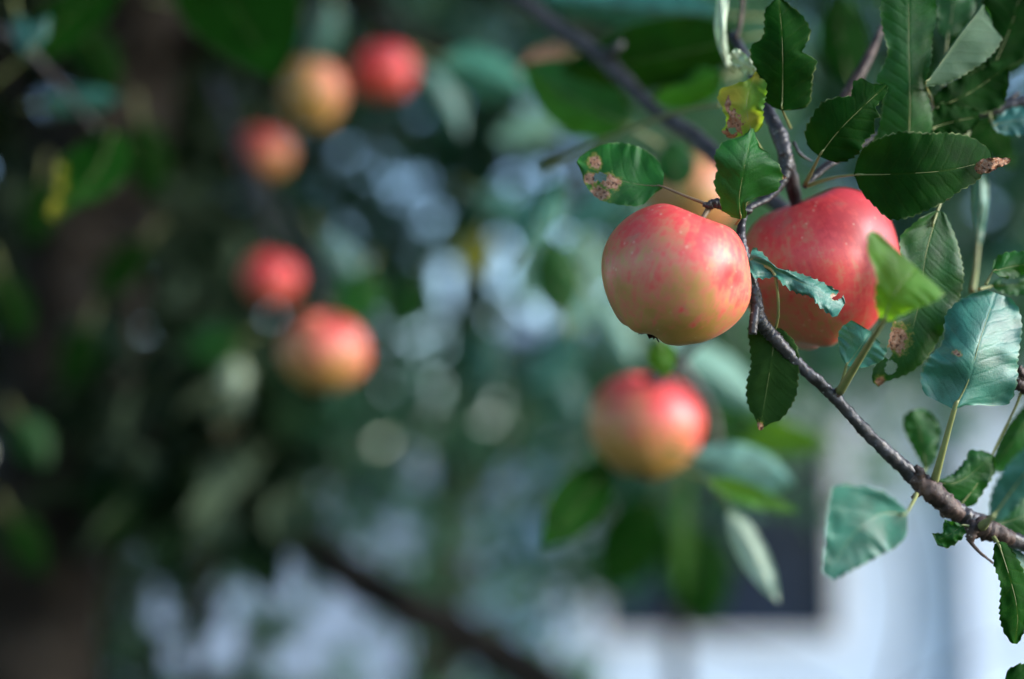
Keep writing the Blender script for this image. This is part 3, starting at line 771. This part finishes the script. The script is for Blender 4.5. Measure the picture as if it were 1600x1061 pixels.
# Y: pale curled pieces at the top
leaf(twig2, [(1121, -20), (1130, -30), (1138, 0), (1134, 40), (1138, 75), (1142, 100), (1137, 106), (1124, 80), (1116, 45), (1119, 10)],
     [(1138, 104), (1127, 60), (1127, 10), (1128, -28)], (0.80, 0.79, 0.80), fold=(1.3, 0.8), side='under', mat=M_PALE, var=1.0, teeth=0, stalk=[(1150, 112, 0.80)], swidth=5)
leaf(twig2, [(1140, 78), (1152, 76), (1168, 88), (1181, 104), (1178, 116), (1164, 116), (1148, 102), (1139, 92)],
     [(1180, 110), (1160, 98), (1142, 82)], (0.765, 0.765), fold=(0.6, -0.4), side='under', mat=M_PALE, var=1.0, teeth=0, stalk=[(1190, 150, 0.775)], swidth=4)
v, f = ptube([(1160, -10, 0.82, 8), (1158, 30, 0.82, 7), (1150, 62, 0.82, 8)], seg=8)
mesh_obj('bud', v, f, M_TWIGB, twig2)

# --- right edge spur with brown buds ------------------------------------------
twig3 = thing('apple_twig', at(1600, 600, 0.74), 'short brown spur cut by the right edge beside the large teal leaf', 'branch', 'leafy apple twigs')
v, f = join(ptube([(1700, 640, 0.76, 22), (1620, 612, 0.75, 20), (1597, 604, 0.742, 18), (1588, 596, 0.74, 10)], seg=12, rough=0.5, seed=30),
            ptube([(1620, 612, 0.75, 18), (1598, 585, 0.742, 14), (1592, 572, 0.742, 8)], seg=12, rough=0.5, seed=31))
mesh_obj('stem', v, f, M_TWIGB, twig3)
leaf(twig3, [(1545, 735), (1560, 690), (1585, 650), (1620, 620), (1640, 660), (1620, 720), (1580, 740)],
     [(1620, 622), (1590, 680), (1548, 735)], (0.79, 0.80), fold=(0.5, 0.3), mat=M_LEAF, var=0.5, stalk=[(1610, 608, 0.75)], swidth=4)
v, f = ptube([(1596, 612, 0.745, 5), (1585, 640, 0.75, 4), (1560, 690, 0.76, 3.5), (1530, 750, 0.76, 3), (1500, 790, 0.758, 3)], seg=8, rough=0.1)
mesh_obj('leaf_stalk', v, f, M_STALK, twig3)

# --- blurred branch behind, top centre ----------------------------------------
br = thing('apple_twig', at(950, 95, 1.0), 'blurred dark branch sloping from the top centre down behind the yellowing leaf', 'branch', 'leafy apple twigs')
v, f = join(ptube([(700, -60, 1.06, 20), (800, -8, 1.04, 22), (868, 42, 1.02, 24), (930, 82, 0.99, 27), (972, 122, 0.97, 26), (1020, 170, 0.94, 23), (1080, 210, 0.90, 25), (1140, 262, 0.87, 27), (1190, 300, 0.85, 26), (1240, 340, 0.84, 24)], seg=16, n=10, rough=0.12, seed=40),
            ptube([(945, 90, 0.98, 20), (960, 78, 0.97, 16), (974, 66, 0.97, 9)], seg=12, rough=0.3, seed=41))
mesh_obj('stem', v, f, M_TWIG, br)
v, f = ptube([(852, 264, 1.02, 14), (900, 240, 0.98, 13), (960, 212, 0.94, 9), (1030, 184, 0.89, 7), (1080, 170, 0.86, 6.5), (1125, 164, 0.83, 6)], seg=8, rough=0.05)
mesh_obj('leaf_stalk', v, f, M_STALK, br)
bleaf(br, 1020, 85, 190, 290, 110, (0.95, 1.0), fold=(0.5, 0.1), mat=M_DARK, var=0.9)
bleaf(br, 900, 150, 150, 190, 110, (1.02, 1.05), fold=(0.5, 0.1), mat=M_LEAF, var=0.4)
bleaf(br, 985, 10, 175, 300, 70, (1.0, 1.05), fold=(0.9, 0.9), mat=M_TEAL, var=0.4)
bleaf(br, 1075, 140, 200, 120, 60, (0.95, 1.0), fold=(0.9, 0.2), mat=M_LEAF, var=0.3)
bleaf(br, 1055, 255, 100, 70, 60, (0.95, 0.97), fold=(0.3, 0.3), mat=M_LEAF, var=0.2)
bleaf(br, 870, 430, 100, 120, 70, (1.2, 1.2), fold=(0.3, 0.3), mat=M_LEAF, var=0.4)
bleaf(br, 850, 330, 60, 130, 60, (1.2, 1.2), fold=(0.7, 0.3), mat=M_TEAL, var=0.5)
bleaf(br, 760, 120, 340, 150, 80, (1.5, 1.5), fold=(0.9, 0.6), mat=M_TEAL, var=0.8)
bleaf(br, 690, 160, 300, 130, 60, (1.6, 1.6), fold=(0.9, 0.6), mat=M_TEAL, var=0.3)
bleaf(br, 850, 95, 200, 90, 40, (1.3, 1.3), fold=(0.9, 0.6), mat=M_LEAF, var=0.3, brown=[(850, 95, 90)])

# --- lower blurred spray around the hanging apple ------------------------------
b4 = thing('apple_twig', at(1040, 560, 1.12), 'blurred drooping spray of leaves around the lower pink apple', 'branch', 'leafy apple twigs')
v, f = join(ptube([(1230, 330, 0.95, 22), (1150, 470, 1.05, 20), (1060, 560, 1.1, 18), (1022, 600, 1.1, 14)], seg=12, rough=0.15, seed=50),
            ptube([(1060, 560, 1.1, 14), (1110, 640, 1.12, 12), (1120, 700, 1.12, 10), (1110, 780, 1.12, 8)], seg=12, rough=0.15, seed=51),
            ptube([(1060, 560, 1.1, 14), (960, 640, 1.15, 12), (930, 700, 1.15, 9)], seg=12, rough=0.15, seed=52))
mesh_obj('stem', v, f, M_TWIG, b4)
bleaf(b4, 900, 790, 232, 165, 84, (1.12, 1.08), fold=(0.0, -0.3), mat=M_DARK, var=0.9)
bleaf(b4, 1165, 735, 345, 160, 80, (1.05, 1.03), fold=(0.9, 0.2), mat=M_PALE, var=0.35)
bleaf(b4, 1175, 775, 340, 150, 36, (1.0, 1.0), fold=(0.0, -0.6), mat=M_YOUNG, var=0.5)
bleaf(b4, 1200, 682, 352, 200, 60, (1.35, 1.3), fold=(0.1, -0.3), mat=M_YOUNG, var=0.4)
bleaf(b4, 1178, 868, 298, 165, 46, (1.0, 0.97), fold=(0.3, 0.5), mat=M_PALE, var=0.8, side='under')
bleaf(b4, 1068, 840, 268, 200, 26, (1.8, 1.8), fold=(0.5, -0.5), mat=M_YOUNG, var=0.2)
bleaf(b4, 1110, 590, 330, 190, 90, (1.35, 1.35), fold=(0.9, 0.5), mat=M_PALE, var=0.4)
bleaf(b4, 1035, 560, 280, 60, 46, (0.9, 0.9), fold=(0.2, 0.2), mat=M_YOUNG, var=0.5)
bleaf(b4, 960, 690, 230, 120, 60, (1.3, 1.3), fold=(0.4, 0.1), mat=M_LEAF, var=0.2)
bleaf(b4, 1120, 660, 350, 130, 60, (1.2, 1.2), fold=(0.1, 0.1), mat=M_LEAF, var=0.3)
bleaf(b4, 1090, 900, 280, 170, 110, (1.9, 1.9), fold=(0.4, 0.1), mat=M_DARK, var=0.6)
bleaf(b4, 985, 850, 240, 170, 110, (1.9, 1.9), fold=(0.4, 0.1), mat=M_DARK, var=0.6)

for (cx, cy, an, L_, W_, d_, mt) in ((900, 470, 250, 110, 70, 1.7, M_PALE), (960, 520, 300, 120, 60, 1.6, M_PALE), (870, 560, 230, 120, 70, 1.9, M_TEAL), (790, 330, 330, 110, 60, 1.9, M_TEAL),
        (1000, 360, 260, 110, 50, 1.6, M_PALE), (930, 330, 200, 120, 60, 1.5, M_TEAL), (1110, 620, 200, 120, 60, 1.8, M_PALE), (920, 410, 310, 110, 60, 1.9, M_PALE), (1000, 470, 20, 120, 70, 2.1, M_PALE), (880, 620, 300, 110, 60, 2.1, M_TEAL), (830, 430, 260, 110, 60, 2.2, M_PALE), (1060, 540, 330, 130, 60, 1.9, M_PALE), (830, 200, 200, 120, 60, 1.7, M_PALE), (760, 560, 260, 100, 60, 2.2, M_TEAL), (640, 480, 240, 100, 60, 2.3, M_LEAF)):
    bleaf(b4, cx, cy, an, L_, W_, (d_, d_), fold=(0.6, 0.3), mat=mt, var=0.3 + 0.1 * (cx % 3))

# --- top left sprays -----------------------------------------------------------
b5 = thing('apple_twig', at(330, 0, 1.3), 'blurred spray at the top whose broad olive leaf hangs beside the yellow apple', 'branch', 'leafy apple twigs')
v, f = join(ptube([(150, -80, 1.5, 20), (300, -30, 1.35, 18), (430, -40, 1.3, 14), (520, -60, 1.3, 12)], seg=12, rough=0.15, seed=60),
            ptube([(430, -40, 1.35, 12), (478, 20, 1.5, 10), (487, 92, 1.6, 8)], seg=10, rough=0.1, seed=61))
mesh_obj('stem', v, f, M_TWIG, b5)
leaf(b5, [(250, -40), (330, -60), (420, -60), (468, -20), (470, 40), (455, 90), (430, 125), (395, 110), (340, 80), (290, 40)],
     [(300, -50), (370, 20), (430, 122)], (1.22, 1.15), fold=(-0.1, 0.1), mat=M_DARK, var=1.0, nu=60, stalk=[(290, -60, 1.3)])
bleaf(b5, 350, 20, 350, 150, 60, (1.35, 1.3), fold=(0.9, 0.4), mat=M_TEAL, var=0.1)
bleaf(b5, 500, 50, 250, 110, 60, (1.9, 1.9), fold=(0.9, 0.4), mat=M_TEAL, var=0.3)
b6 = thing('apple_twig', at(60, 60, 1.2), 'dim spray with a yellow edged curled leaf in front of the dark trunk', 'branch', 'leafy apple twigs')
v, f = ptube([(-80, 20, 1.2, 20), (20, 60, 1.2, 16), (90, 130, 1.25, 12), (150, 200, 1.3, 9)], seg=12, rough=0.15, seed=62)
mesh_obj('stem', v, f, M_TWIG, b6)
leaf(b6, [(165, 195), (190, 205), (205, 240), (195, 280), (160, 310), (120, 325), (80, 350), (65, 345), (85, 300), (88, 255), (110, 235), (140, 215)],
     [(175, 205), (150, 270), (85, 345)], (1.20, 1.16), fold=(0.2, 0.3), mat=M_DARK, var=0.6, nu=60, yellow=[(93, 265, 7), (92, 290, 8), (84, 320, 10), (75, 342, 9)], stalk=[(150, 200, 1.3)], label='curled leaf with a yellow edge')
bleaf(b6, 130, 158, 5, 120, 44, (1.3, 1.3), fold=(0.9, 0.6), mat=M_TEAL, var=0.3)
bleaf(b6, 35, 55, 285, 70, 30, (1.15, 1.1), fold=(0.7, 0.6), mat=M_TEAL, var=0.1)
bleaf(b6, 62, 50, 60, 60, 28, (1.1, 1.1), fold=(0.7, 0.6), mat=M_TEAL, var=0.1)
bleaf(b6, 120, 20, 40, 220, 80, (1.3, 1.3), fold=(0.2, 0.1), mat=M_DARK, var=0.8)
for (cx, cy, an, L_, W_, d_) in ((150, 90, 300, 130, 70, 1.5), (60, 330, 260, 110, 60, 1.7), (190, 420, 230, 120, 60, 1.9), (20, 480, 290, 120, 60, 1.6), (120, 560, 250, 110, 60, 1.9), (230, 250, 280, 130, 70, 1.7), (40, 850, 300, 110, 60, 1.8), (180, 800, 240, 120, 60, 1.9)):
    bleaf(b6, cx, cy, an, L_, W_, (d_, d_), fold=(0.2, 0.1), mat=M_DARK, var=0.3)
bleaf(b6, 50, 690, 300, 90, 60, (1.7, 1.7), fold=(0.8, 0.4), mat=M_LEAF, var=0.1)
b7 = thing('apple_twig', at(430, 480, 1.6), 'thin blurred twig left of centre carrying the vermilion and pale peach apples', 'branch', 'leafy apple twigs')
v, f = join(ptube([(330, 120, 1.95, 18), (400, 300, 1.8, 16), (432, 385, 1.74, 11)], seg=10, rough=0.15, seed=63),
            ptube([(385, 250, 1.85, 14), (470, 380, 1.6, 12), (510, 480, 1.4, 9)], seg=10, rough=0.15, seed=64))
mesh_obj('stem', v, f, M_TWIG, b7)
bleaf(b7, 530, 420, 300, 120, 70, (1.9, 1.9), fold=(0.8, 0.4), mat=M_TEAL, var=0.2)
bleaf(b7, 560, 465, 250, 90, 70, (1.7, 1.7), fold=(0.2, 0.1), mat=M_LEAF, var=0.9)
bleaf(b7, 330, 545, 200, 110, 80, (1.9, 1.9), fold=(0.6, 0.2), mat=M_LEAF, var=0.4)
bleaf(b7, 360, 625, 260, 130, 54, (1.9, 1.9), fold=(0.5, 0.2), mat=M_PALE, var=1.0, side='under', brown=[(360, 690, 30)])
bleaf(b7, 742, 400, 250, 70, 60, (2.0, 2.0), fold=(0.1, 0.2), mat=M_YOUNG, var=0.7, yellow=[(742, 400, 60)])

# ------------------------------------------------------------------ foliage of the trees behind
LEAF_V = np.array([[0, 0, 0], [.28, .26, .05], [.62, .24, .05], [1, 0, -.04], [.62, -.24, .05], [.28, -.26, .05], [.30, 0, 0], [.64, 0, 0]])
LEAF_F = np.array([[0, 6, 1], [0, 5, 6], [1, 6, 7], [1, 7, 2], [2, 7, 3], [5, 4, 7], [5, 7, 6], [4, 3, 7]])
def foliage(name, P, size, mat, parent, seed, flat=0.5, droop=0.3, vr=(0, 1)):
    rs = np.random.RandomState(seed)
    n = len(P)
    nrm = rs.normal(size=(n, 3)); nrm[:, 2] += 2.0 * flat
    nrm /= np.linalg.norm(nrm, axis=1)[:, None]
    dr = rs.normal(size=(n, 3)); dr[:, 2] -= droop * 2
    dr -= nrm * (dr * nrm).sum(1)[:, None]
    dr /= np.linalg.norm(dr, axis=1)[:, None]
    sd = np.cross(nrm, dr)
    L = size * rs.uniform(0.65, 1.25, n)
    V = (P[:, None, :] + L[:, None, None] * (LEAF_V[None, :, 0:1] * dr[:, None] + LEAF_V[None, :, 1:2] * sd[:, None] * 1.05 + LEAF_V[None, :, 2:3] * nrm[:, None] * 1.6))
    Fc = (LEAF_F[None] + (np.arange(n) * 8)[:, None, None]).reshape(-1, 3)
    me = bpy.data.meshes.new(name)
    me.vertices.add(n * 8); 
    org = np.array(parent.location) if parent is not None else np.zeros(3)
    me.vertices.foreach_set('co', (V.reshape(-1, 3) - org).reshape(-1))
    me.loops.add(len(Fc) * 3); me.loops.foreach_set('vertex_index', Fc.reshape(-1).astype(np.int32))
    me.polygons.add(len(Fc)); me.polygons.foreach_set('loop_start', np.arange(0, len(Fc) * 3, 3, dtype=np.int32))
    me.update(calc_edges=True)
    me.polygons.foreach_set('use_smooth', [True] * len(me.polygons))
    va = rs.uniform(vr[0], vr[1], n)
    me.attributes.new('var', 'FLOAT', 'POINT').data.foreach_set('value', np.repeat(va, 8).astype(np.float32))
    me.materials.append(mat)
    o = bpy.data.objects.new(name, me)
    COL.objects.link(o)
    o.parent = parent
    return o
Fn, Un, Rn, Cn = (np.array(x) for x in (F, U, R, CAM))
def cloud(n, x0, x1, y0, y1, d0, d1, seed, dens=None, clump=0.0, cl=60):
    "leaf positions of a crown filling a block of garden behind the twigs; dens(px,py) thins it out"
    rs = np.random.RandomState(seed)
    out = []
    cc = None
    if clump:
        cc = np.c_[rs.uniform(x0, x1, cl), rs.uniform(y0, y1, cl), rs.uniform(d0, d1, cl)]
    while len(out) < n:
        if cc is not None and rs.rand() < clump:
            c = cc[rs.randint(cl)]
            px, py, d = c[0] + rs.normal() * 45, c[1] + rs.normal() * 40, c[2] + rs.normal() * 0.2
        else:
            px, py, d = rs.uniform(x0, x1), rs.uniform(y0, y1), rs.uniform(d0, d1)
        if dens is not None and rs.rand() > dens(px, py): continue
        out.append((px, py, d))
    a = np.array(out)
    d = a[:, 2:3]
    return Cn + Fn * d + Rn * ((a[:, 0:1] - 800) * K * d) - Un * ((a[:, 1:2] - 530.5) * K * d)

GAPS = [(620, 285, 17), (680, 345, 12), (745, 328, 11), (800, 378, 16), (690, 440, 15), (712, 478, 12), (790, 515, 16), (700, 585, 9), (745, 640, 11), (795, 655, 10), (830, 470, 9),
        (665, 742, 19), (715, 730, 14), (620, 820, 20), (760, 800, 12), (835, 830, 20), (790, 860, 14), (840, 975, 26), (258, 562, 13), (265, 625, 13), (285, 645, 9), (410, 745, 10), (470, 722, 11),
        (240, 842, 13), (335, 832, 12), (200, 55, 8), (250, 175, 7), (200, 300, 8), (780, 110, 16), (815, 135, 14), (940, 480, 14), (900, 520, 13), (560, 380, 8), (1430, 600, 10),
        (900, 210, 10), (880, 350, 14), (735, 250, 8), (650, 520, 8), (1595, 100, 18), (1560, 90, 10), (1580, 190, 10), (1560, 560, 10), (1560, 320, 12), (920, 380, 10), (940, 470, 30), (980, 560, 26), (1110, 570, 40), (880, 420, 14), (870, 180, 10), (1400, 620, 40), (430, 900, 40), (520, 960, 46), (470, 1030, 40), (380, 980, 24), (600, 1030, 40), (680, 1040, 30), (880, 900, 30), (350, 930, 24), (560, 890, 24), (440, 850, 26), (330, 1010, 30), (240, 960, 18), (760, 960, 26), (720, 880, 22), (880, 980, 30), (780, 745, 14)]
_g = np.random.RandomState(7)
for _i in range(120): GAPS.append((_g.uniform(570, 930), _g.uniform(230, 740), _g.uniform(1, 7)))
for _i in range(25): GAPS.append((_g.uniform(0, 420), _g.uniform(760, 1061), _g.uniform(1, 9)))
for _i in range(12): GAPS.append((_g.uniform(860, 1250), _g.uniform(230, 600), _g.uniform(4, 20)))
GAPS[:] = [q_ for i_, q_ in enumerate(GAPS) if i_ < 62 or not ((540 < q_[0] < 800 and 220 < q_[1] < 400) or (700 < q_[0] < 850 and 580 < q_[1] < 720))]
def gapf(px, py):
    g = 1.0
    for x, y, r in GAPS:
        q = ((px - x) ** 2 + (py - y) ** 2) / (r * r)
        if (px - x) ** 2 + (py - y) ** 2 < (r * 0.95 + 13) ** 2: return 0.0
    return g
def dens_mid(px, py):
    return gapf(px, py)
def dens_right(px, py):
    g = gapf(px, py)
    return g
def dens_low(px, py):
    return gapf(px, py)

def tree(name, label, base, top, r0, crowns, seed, limbs=5, bark=None, cat='tree'):
    t = thing(name, base, label, cat, 'trees behind the apple branches')
    rs = random.Random(seed)
    hgt = top - base
    pts = [(base - Vector((0, 0, .1)), r0 * 1.3), (base + hgt * .08, r0 * 1.05), (base + hgt * .35 + Vector((rs.uniform(-.1, .1), 0, 0)), r0 * .8), (base + hgt * .7 + Vector((rs.uniform(-.15, .15), 0, 0)), r0 * .5), (top, r0 * .15)]
    parts = [tube_data(pts, seg=14, n=8, rough=0.15, seed=seed)]
    mesh_obj('trunk', *parts[0], bark or M_BARK, t)
    for k in range(limbs):
        s = rs.uniform(.3, .8)
        b = base + hgt * s
        a = rs.uniform(0, 6.28)
        e = Vector((math.cos(a), math.sin(a) * .6, rs.uniform(.2, .8))) * rs.uniform(.7, 1.4)
        v, f = tube_data([(b, r0 * .35), (b + e * .5 + Vector((0, 0, .08)), r0 * .22), (b + e, r0 * .06)], seg=8, n=6, rough=0.15, seed=k)
        mesh_obj('limb', v, f, bark or M_BARK, t)
    for i, (P, size, mat, fl) in enumerate(crowns):
        foliage('crown', P, size, mat, t, seed * 10 + i, flat=fl)
    return t
def ground_pt(px, d):
    p = at(px, 530, d); return Vector((p.x, p.y, 0))

tree('broadleaf_tree', 'dense dark tree filling the shade behind the trunk on the left', ground_pt(150, 4.0), ground_pt(150, 4.0) + Vector((0, 0, 4.2)), 0.13,
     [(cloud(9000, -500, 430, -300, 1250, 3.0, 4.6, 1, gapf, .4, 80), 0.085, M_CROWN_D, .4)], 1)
tree('broadleaf_tree', 'green tree behind the middle of the picture with small bright gaps in its crown', ground_pt(640, 5.6), ground_pt(640, 5.6) + Vector((.2, 0, 4.6)), 0.12,
     [(cloud(6000, 250, 1000, -300, 740, 4.6, 6.6, 2, dens_mid, .35, 90), 0.105, M_CROWN, .45), (cloud(3500, 250, 1000, -100, 740, 4.5, 5.6, 22, dens_mid, .5, 50), 0.09, M_CROWN_P, .5)], 2)
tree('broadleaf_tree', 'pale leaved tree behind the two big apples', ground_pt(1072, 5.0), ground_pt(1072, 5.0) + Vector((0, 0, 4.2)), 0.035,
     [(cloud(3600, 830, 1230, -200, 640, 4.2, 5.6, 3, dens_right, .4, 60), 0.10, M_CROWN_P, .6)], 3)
tree('broadleaf_tree', 'dark green tree behind the leaf cluster at the top right', ground_pt(1850, 6.2), ground_pt(1850, 6.2) + Vector((0.2, 0, 4.6)), 0.11,
     [(cloud(12000, 1050, 2000, -300, 560, 5.2, 7.2, 4, dens_right, .35, 80), 0.13, M_CROWN, .4)], 4)
tree('garden_shrub', 'loose low shrub standing before the pale wall below the middle of the picture', ground_pt(620, 4.4), ground_pt(620, 4.4) + Vector((0, 0, 1.3)), 0.03,
     [(cloud(1100, 380, 900, 640, 1100, 3.8, 5.2, 5, dens_low, .5, 50), 0.085, M_CROWN, .5)], 5, cat='shrub')
tree('garden_shrub', 'straggling shrub at the lower left with bluish light between its leaves', ground_pt(200, 3.6), ground_pt(200, 3.6) + Vector((0, 0, 1.4)), 0.03,
     [(cloud(1300, -200, 480, 800, 1200, 3.2, 4.2, 6, dens_low, .5, 50), 0.08, M_CROWN, .4)], 6, cat='shrub')

tree('garden_shrub', 'airy young shrub veiling the white wall and dark window at the lower right', ground_pt(1340, 4.6), ground_pt(1340, 4.6) + Vector((0, 0, 1.9)), 0.02,
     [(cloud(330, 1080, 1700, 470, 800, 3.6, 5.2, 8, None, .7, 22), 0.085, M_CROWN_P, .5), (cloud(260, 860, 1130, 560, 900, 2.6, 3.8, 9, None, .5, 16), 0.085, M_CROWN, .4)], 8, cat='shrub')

# ------------------------------------------------------------------ the apple tree itself: trunk and limbs at the left, crown overhead plus added unseen leaf blocks for shade
at_base = Vector((at(60, 530, 2.3).x, at(60, 530, 2.3).y, 0))
apple_tree = thing('apple_tree', at_base, 'dark shaded apple tree trunk leaning up the left side, limbs crossing behind the fruit', 'tree')
v, f = tube_data([(at_base - Vector((0, 0, .1)), 0.17), (at_base + Vector((0, 0, .25)), 0.13), (at(40, 1000, 2.3), 0.115), (at(90, 700, 2.3), 0.11), (at(130, 400, 2.3), 0.10), (at(190, 120, 2.25), 0.085), (at(240, -160, 2.2), 0.07), (at(270, -420, 2.1), 0.05)], seg=28, n=14, rough=0.22, seed=71)
mesh_obj('trunk', v, f, M_BARK, apple_tree)
for pts in ([(90, 620, 2.45, 80), (230, 700, 2.6, 70), (380, 775, 2.6, 66), (480, 850, 2.5, 62), (620, 940, 2.4, 64), (740, 1000, 2.4, 66), (860, 1075, 2.4, 70), (1000, 1180, 2.4, 50)],
            [(190, 120, 2.25, 60), (360, 40, 2.2, 44), (545, 0, 2.1, 34), (640, 62, 2.1, 30), (730, 110, 2.1, 28), (830, 190, 2.05, 26), (890, 300, 2.0, 24), (905, 400, 2.0, 16)],
            [(130, 400, 2.3, 60), (60, 200, 2.3, 44), (-60, 20, 2.4, 34), (-200, -200, 2.4, 26)],
            [(240, -160, 2.2, 60), (500, -260, 1.8, 44), (900, -320, 1.4, 34), (1400, -380, 1.1, 26), (1800, -200, 1.0, 18)],
            [(345, 730, 2.5, 22), (330, 860, 2.5, 24), (310, 980, 2.5, 22), (300, 1120, 2.5, 22)]):
    v, f = ptube(pts, seg=14, n=8, rough=0.18, seed=72)
    mesh_obj('limb', v, f, M_BARK, apple_tree)
rs = np.random.RandomState(90)
def boxcloud(n, x, y, z):
    return np.c_[rs.uniform(*x, n), rs.uniform(*y, n), rs.uniform(*z, n)]
foliage('crown', np.r_[boxcloud(3500, (-2.8, -0.35), (0.8, 4.4), (2.7, 3.3)), boxcloud(3000, (-2.6, 1.1), (-1.6, 3.2), (2.9, 3.6)), boxcloud(4500, (-3.6, -1.9), (-4.5, 2.0), (0.2, 3.4)), boxcloud(4200, (1.35, 2.1), (1.5, 3.2), (0.5, 3.3)), cloud(260, 150, 450, 560, 840, 1.9, 2.25, 93), boxcloud(2600, (-2.4, 1.0), (-0.3, 3.4), (2.65, 3.4)), boxcloud(900, (-2.2, -0.9), (0.6, 3.0), (1.9, 2.7)), cloud(900, -420, 340, -120, 560, 2.45, 3.2, 91, gapf)], 0.11, M_CROWN_D, apple_tree, 92)  # includes unseen leaf blocks added beside and behind the camera to cast shade

# ------------------------------------------------------------------ house, ground
M_WALL = plain('white_painted_boards', (0.68, 0.79, 0.94), 0.55, 0.4, 0.05, 6)
M_TRIM = plain('white_trim', (0.80, 0.80, 0.82), 0.4, 0.5, 0.03, 5)
M_ROOF = plain('roof_sheet', (0.24, 0.27, 0.31), 0.6, 0.3, 0.2, 8)
def glass_mat():
    N = NT('dark_window_glass')
    out = N.n('ShaderNodeOutputMaterial'); P = N.n('ShaderNodeBsdfPrincipled')
    P.inputs['Base Color'].default_value = (0.014, 0.024, 0.050, 1); P.inputs['Roughness'].default_value = 0.25; P.inputs['Specular IOR Level'].default_value = 0.35
    N.l(P.outputs[0], out.inputs[0]); return N.m
M_GLASS = glass_mat()
HD = 8.0
hy = at(800, 800, HD).y
def hx(px): return (px - 800) * K * HD
def hz(py): return at(800, py, HD).z
house = thing('garden_house', Vector((hx(1300), hy + 2, 0)), 'white boarded house wall with a wide dark window, far behind on the lower right', 'house')
X0, X1 = hx(862), hx(2300)
ztop = hz(545)
wx0, wx1, wz0, wz1 = hx(925), hx(1318), hz(990), hz(690)
V, Fc = [], []
z = 0.0
bh = 0.14
rows = []
while z < ztop:
    z1 = min(z + bh, ztop)
    for (a, b) in ([(X0, X1)] if (z1 <= wz0 or z >= wz1) else [(X0, wx0), (wx1, X1)]):
        zz = [(z, z1)]
        if z < wz0 < z1 or z < wz1 < z1:
            pass
        o0 = len(V)
        V += [Vector((a, hy - 0.018, z)), Vector((b, hy - 0.018, z)), Vector((b, hy, z1)), Vector((a, hy, z1)), Vector((a, hy, z)), Vector((b, hy, z)), ]
        Fc += [(o0, o0 + 1, o0 + 2, o0 + 3), (o0 + 4, o0 + 5, o0 + 1, o0)]
    z = z1
bk = box_data(X0, wx0, hy + .002, hy + 4, 0, ztop); bk2 = box_data(wx1, X1, hy + .002, hy + 4, 0, ztop)
bk3 = box_data(wx0, wx1, hy + .002, hy + 4, 0, wz0); bk4 = box_data(wx0, wx1, hy + .002, hy + 4, wz1, ztop)
mesh_obj('wall', *join((V, Fc), bk, bk2, bk3, bk4), M_WALL, house, smooth=False)
wn = mesh_obj('window', *join(box_data(wx0, wx0 + .06, hy - .03, hy + .05, wz0, wz1), box_data(wx1 - .06, wx1, hy - .03, hy + .05, wz0, wz1), box_data(wx0, wx1, hy - .04, hy + .05, wz0 - .05, wz0 - .001), box_data(wx0, wx1, hy - .03, hy + .05, wz1, wz1 + .06)), M_TRIM, house, smooth=False)
pn = mesh_obj('pane', *box_data(wx0 + .06, wx1 - .06, hy + .03, hy + .04, wz0, wz1), M_GLASS, wn, smooth=False)
pn.location = (0, 0, 0)
mesh_obj('downpipe', *tube_data([(Vector((hx(1500), hy - .07, 0)), .05), (Vector((hx(1500), hy - .07, ztop * .5)), .05), (Vector((hx(1500), hy - .07, ztop)), .05)], seg=12), plain('grey_pipe', (0.45, 0.50, 0.58), 0.4), house)
rf = [Vector((X0 - .3, hy - .35, ztop - .02)), Vector((X1 + .3, hy - .35, ztop - .02)), Vector((X1 + .3, hy + 2, ztop + .35)), Vector((X0 - .3, hy + 2, ztop + .35)), Vector((X1 + .3, hy + 4.3, ztop - .02)), Vector((X0 - .3, hy + 4.3, ztop - .02))]
rf += [p + Vector((0, 0, .08)) for p in rf]
mesh_obj('roof', rf, [(0, 1, 2, 3), (3, 2, 4, 5), (6, 9, 8, 7), (9, 11, 10, 8), (0, 6, 7, 1), (5, 4, 10, 11), (0, 3, 9, 6), (3, 5, 11, 9), (1, 7, 8, 2), (2, 8, 10, 4)], M_ROOF, house, smooth=False)

fence = thing('board_fence', Vector((hx(500), hy + .3, 0)), 'pale grey lavender board fence far behind, low across the lower left', 'fence')
M_FENCE = plain('weathered_white_boards', (0.62, 0.70, 0.88), 0.6, 0.3, 0.2, 3)
xx = hx(-60); k = 0; bd = []
while xx < hx(855):
    bd.append(box_data(xx, xx + .135, hy + .3, hy + .322, 0.06, hz(695) + 0.02 * math.sin(k * 2.3))); xx += .142; k += 1
mesh_obj('boards', *join(*bd), M_FENCE, fence, smooth=False)
mesh_obj('rail', *box_data(hx(-60), hx(855), hy + .325, hy + .37, hz(740) - .05, hz(740) + .04), M_FENCE, fence, smooth=False)
for px in (-60, 240, 545, 850):
    mesh_obj('post', *box_data(hx(px) - .05, hx(px) + .05, hy + .373, hy + .47, 0, hz(695) + .03), M_FENCE, fence, smooth=False)

def ground_mat():
    N = NT('lawn')
    out = N.n('ShaderNodeOutputMaterial'); P = N.n('ShaderNodeBsdfPrincipled')
    tc = N.n('ShaderNodeTexCoord').outputs['Object']
    c = N.mix(N.ramp(N.noise(tc, 1.2, 6), .35, .65), (0.035, 0.06, 0.02), (0.09, 0.10, 0.045))
    c = N.mix(N.ramp(N.noise(tc, 30, 4), .55, .75), c, (0.12, 0.09, 0.05))
    N.l(c, P.inputs['Base Color']); P.inputs['Roughness'].default_value = 0.95
    N.l(N.bump(N.noise(tc, 60, 4), 1, 0.03), P.inputs['Normal'])
    N.l(P.outputs[0], out.inputs[0]); return N.m
g = mesh_obj('ground', [(-150, -150, 0), (150, -150, 0), (150, 250, 0), (-150, 250, 0)], [(0, 1, 2, 3)], ground_mat(), smooth=False)
tag(g, 'mown lawn under the trees', 'lawn', kind='structure')
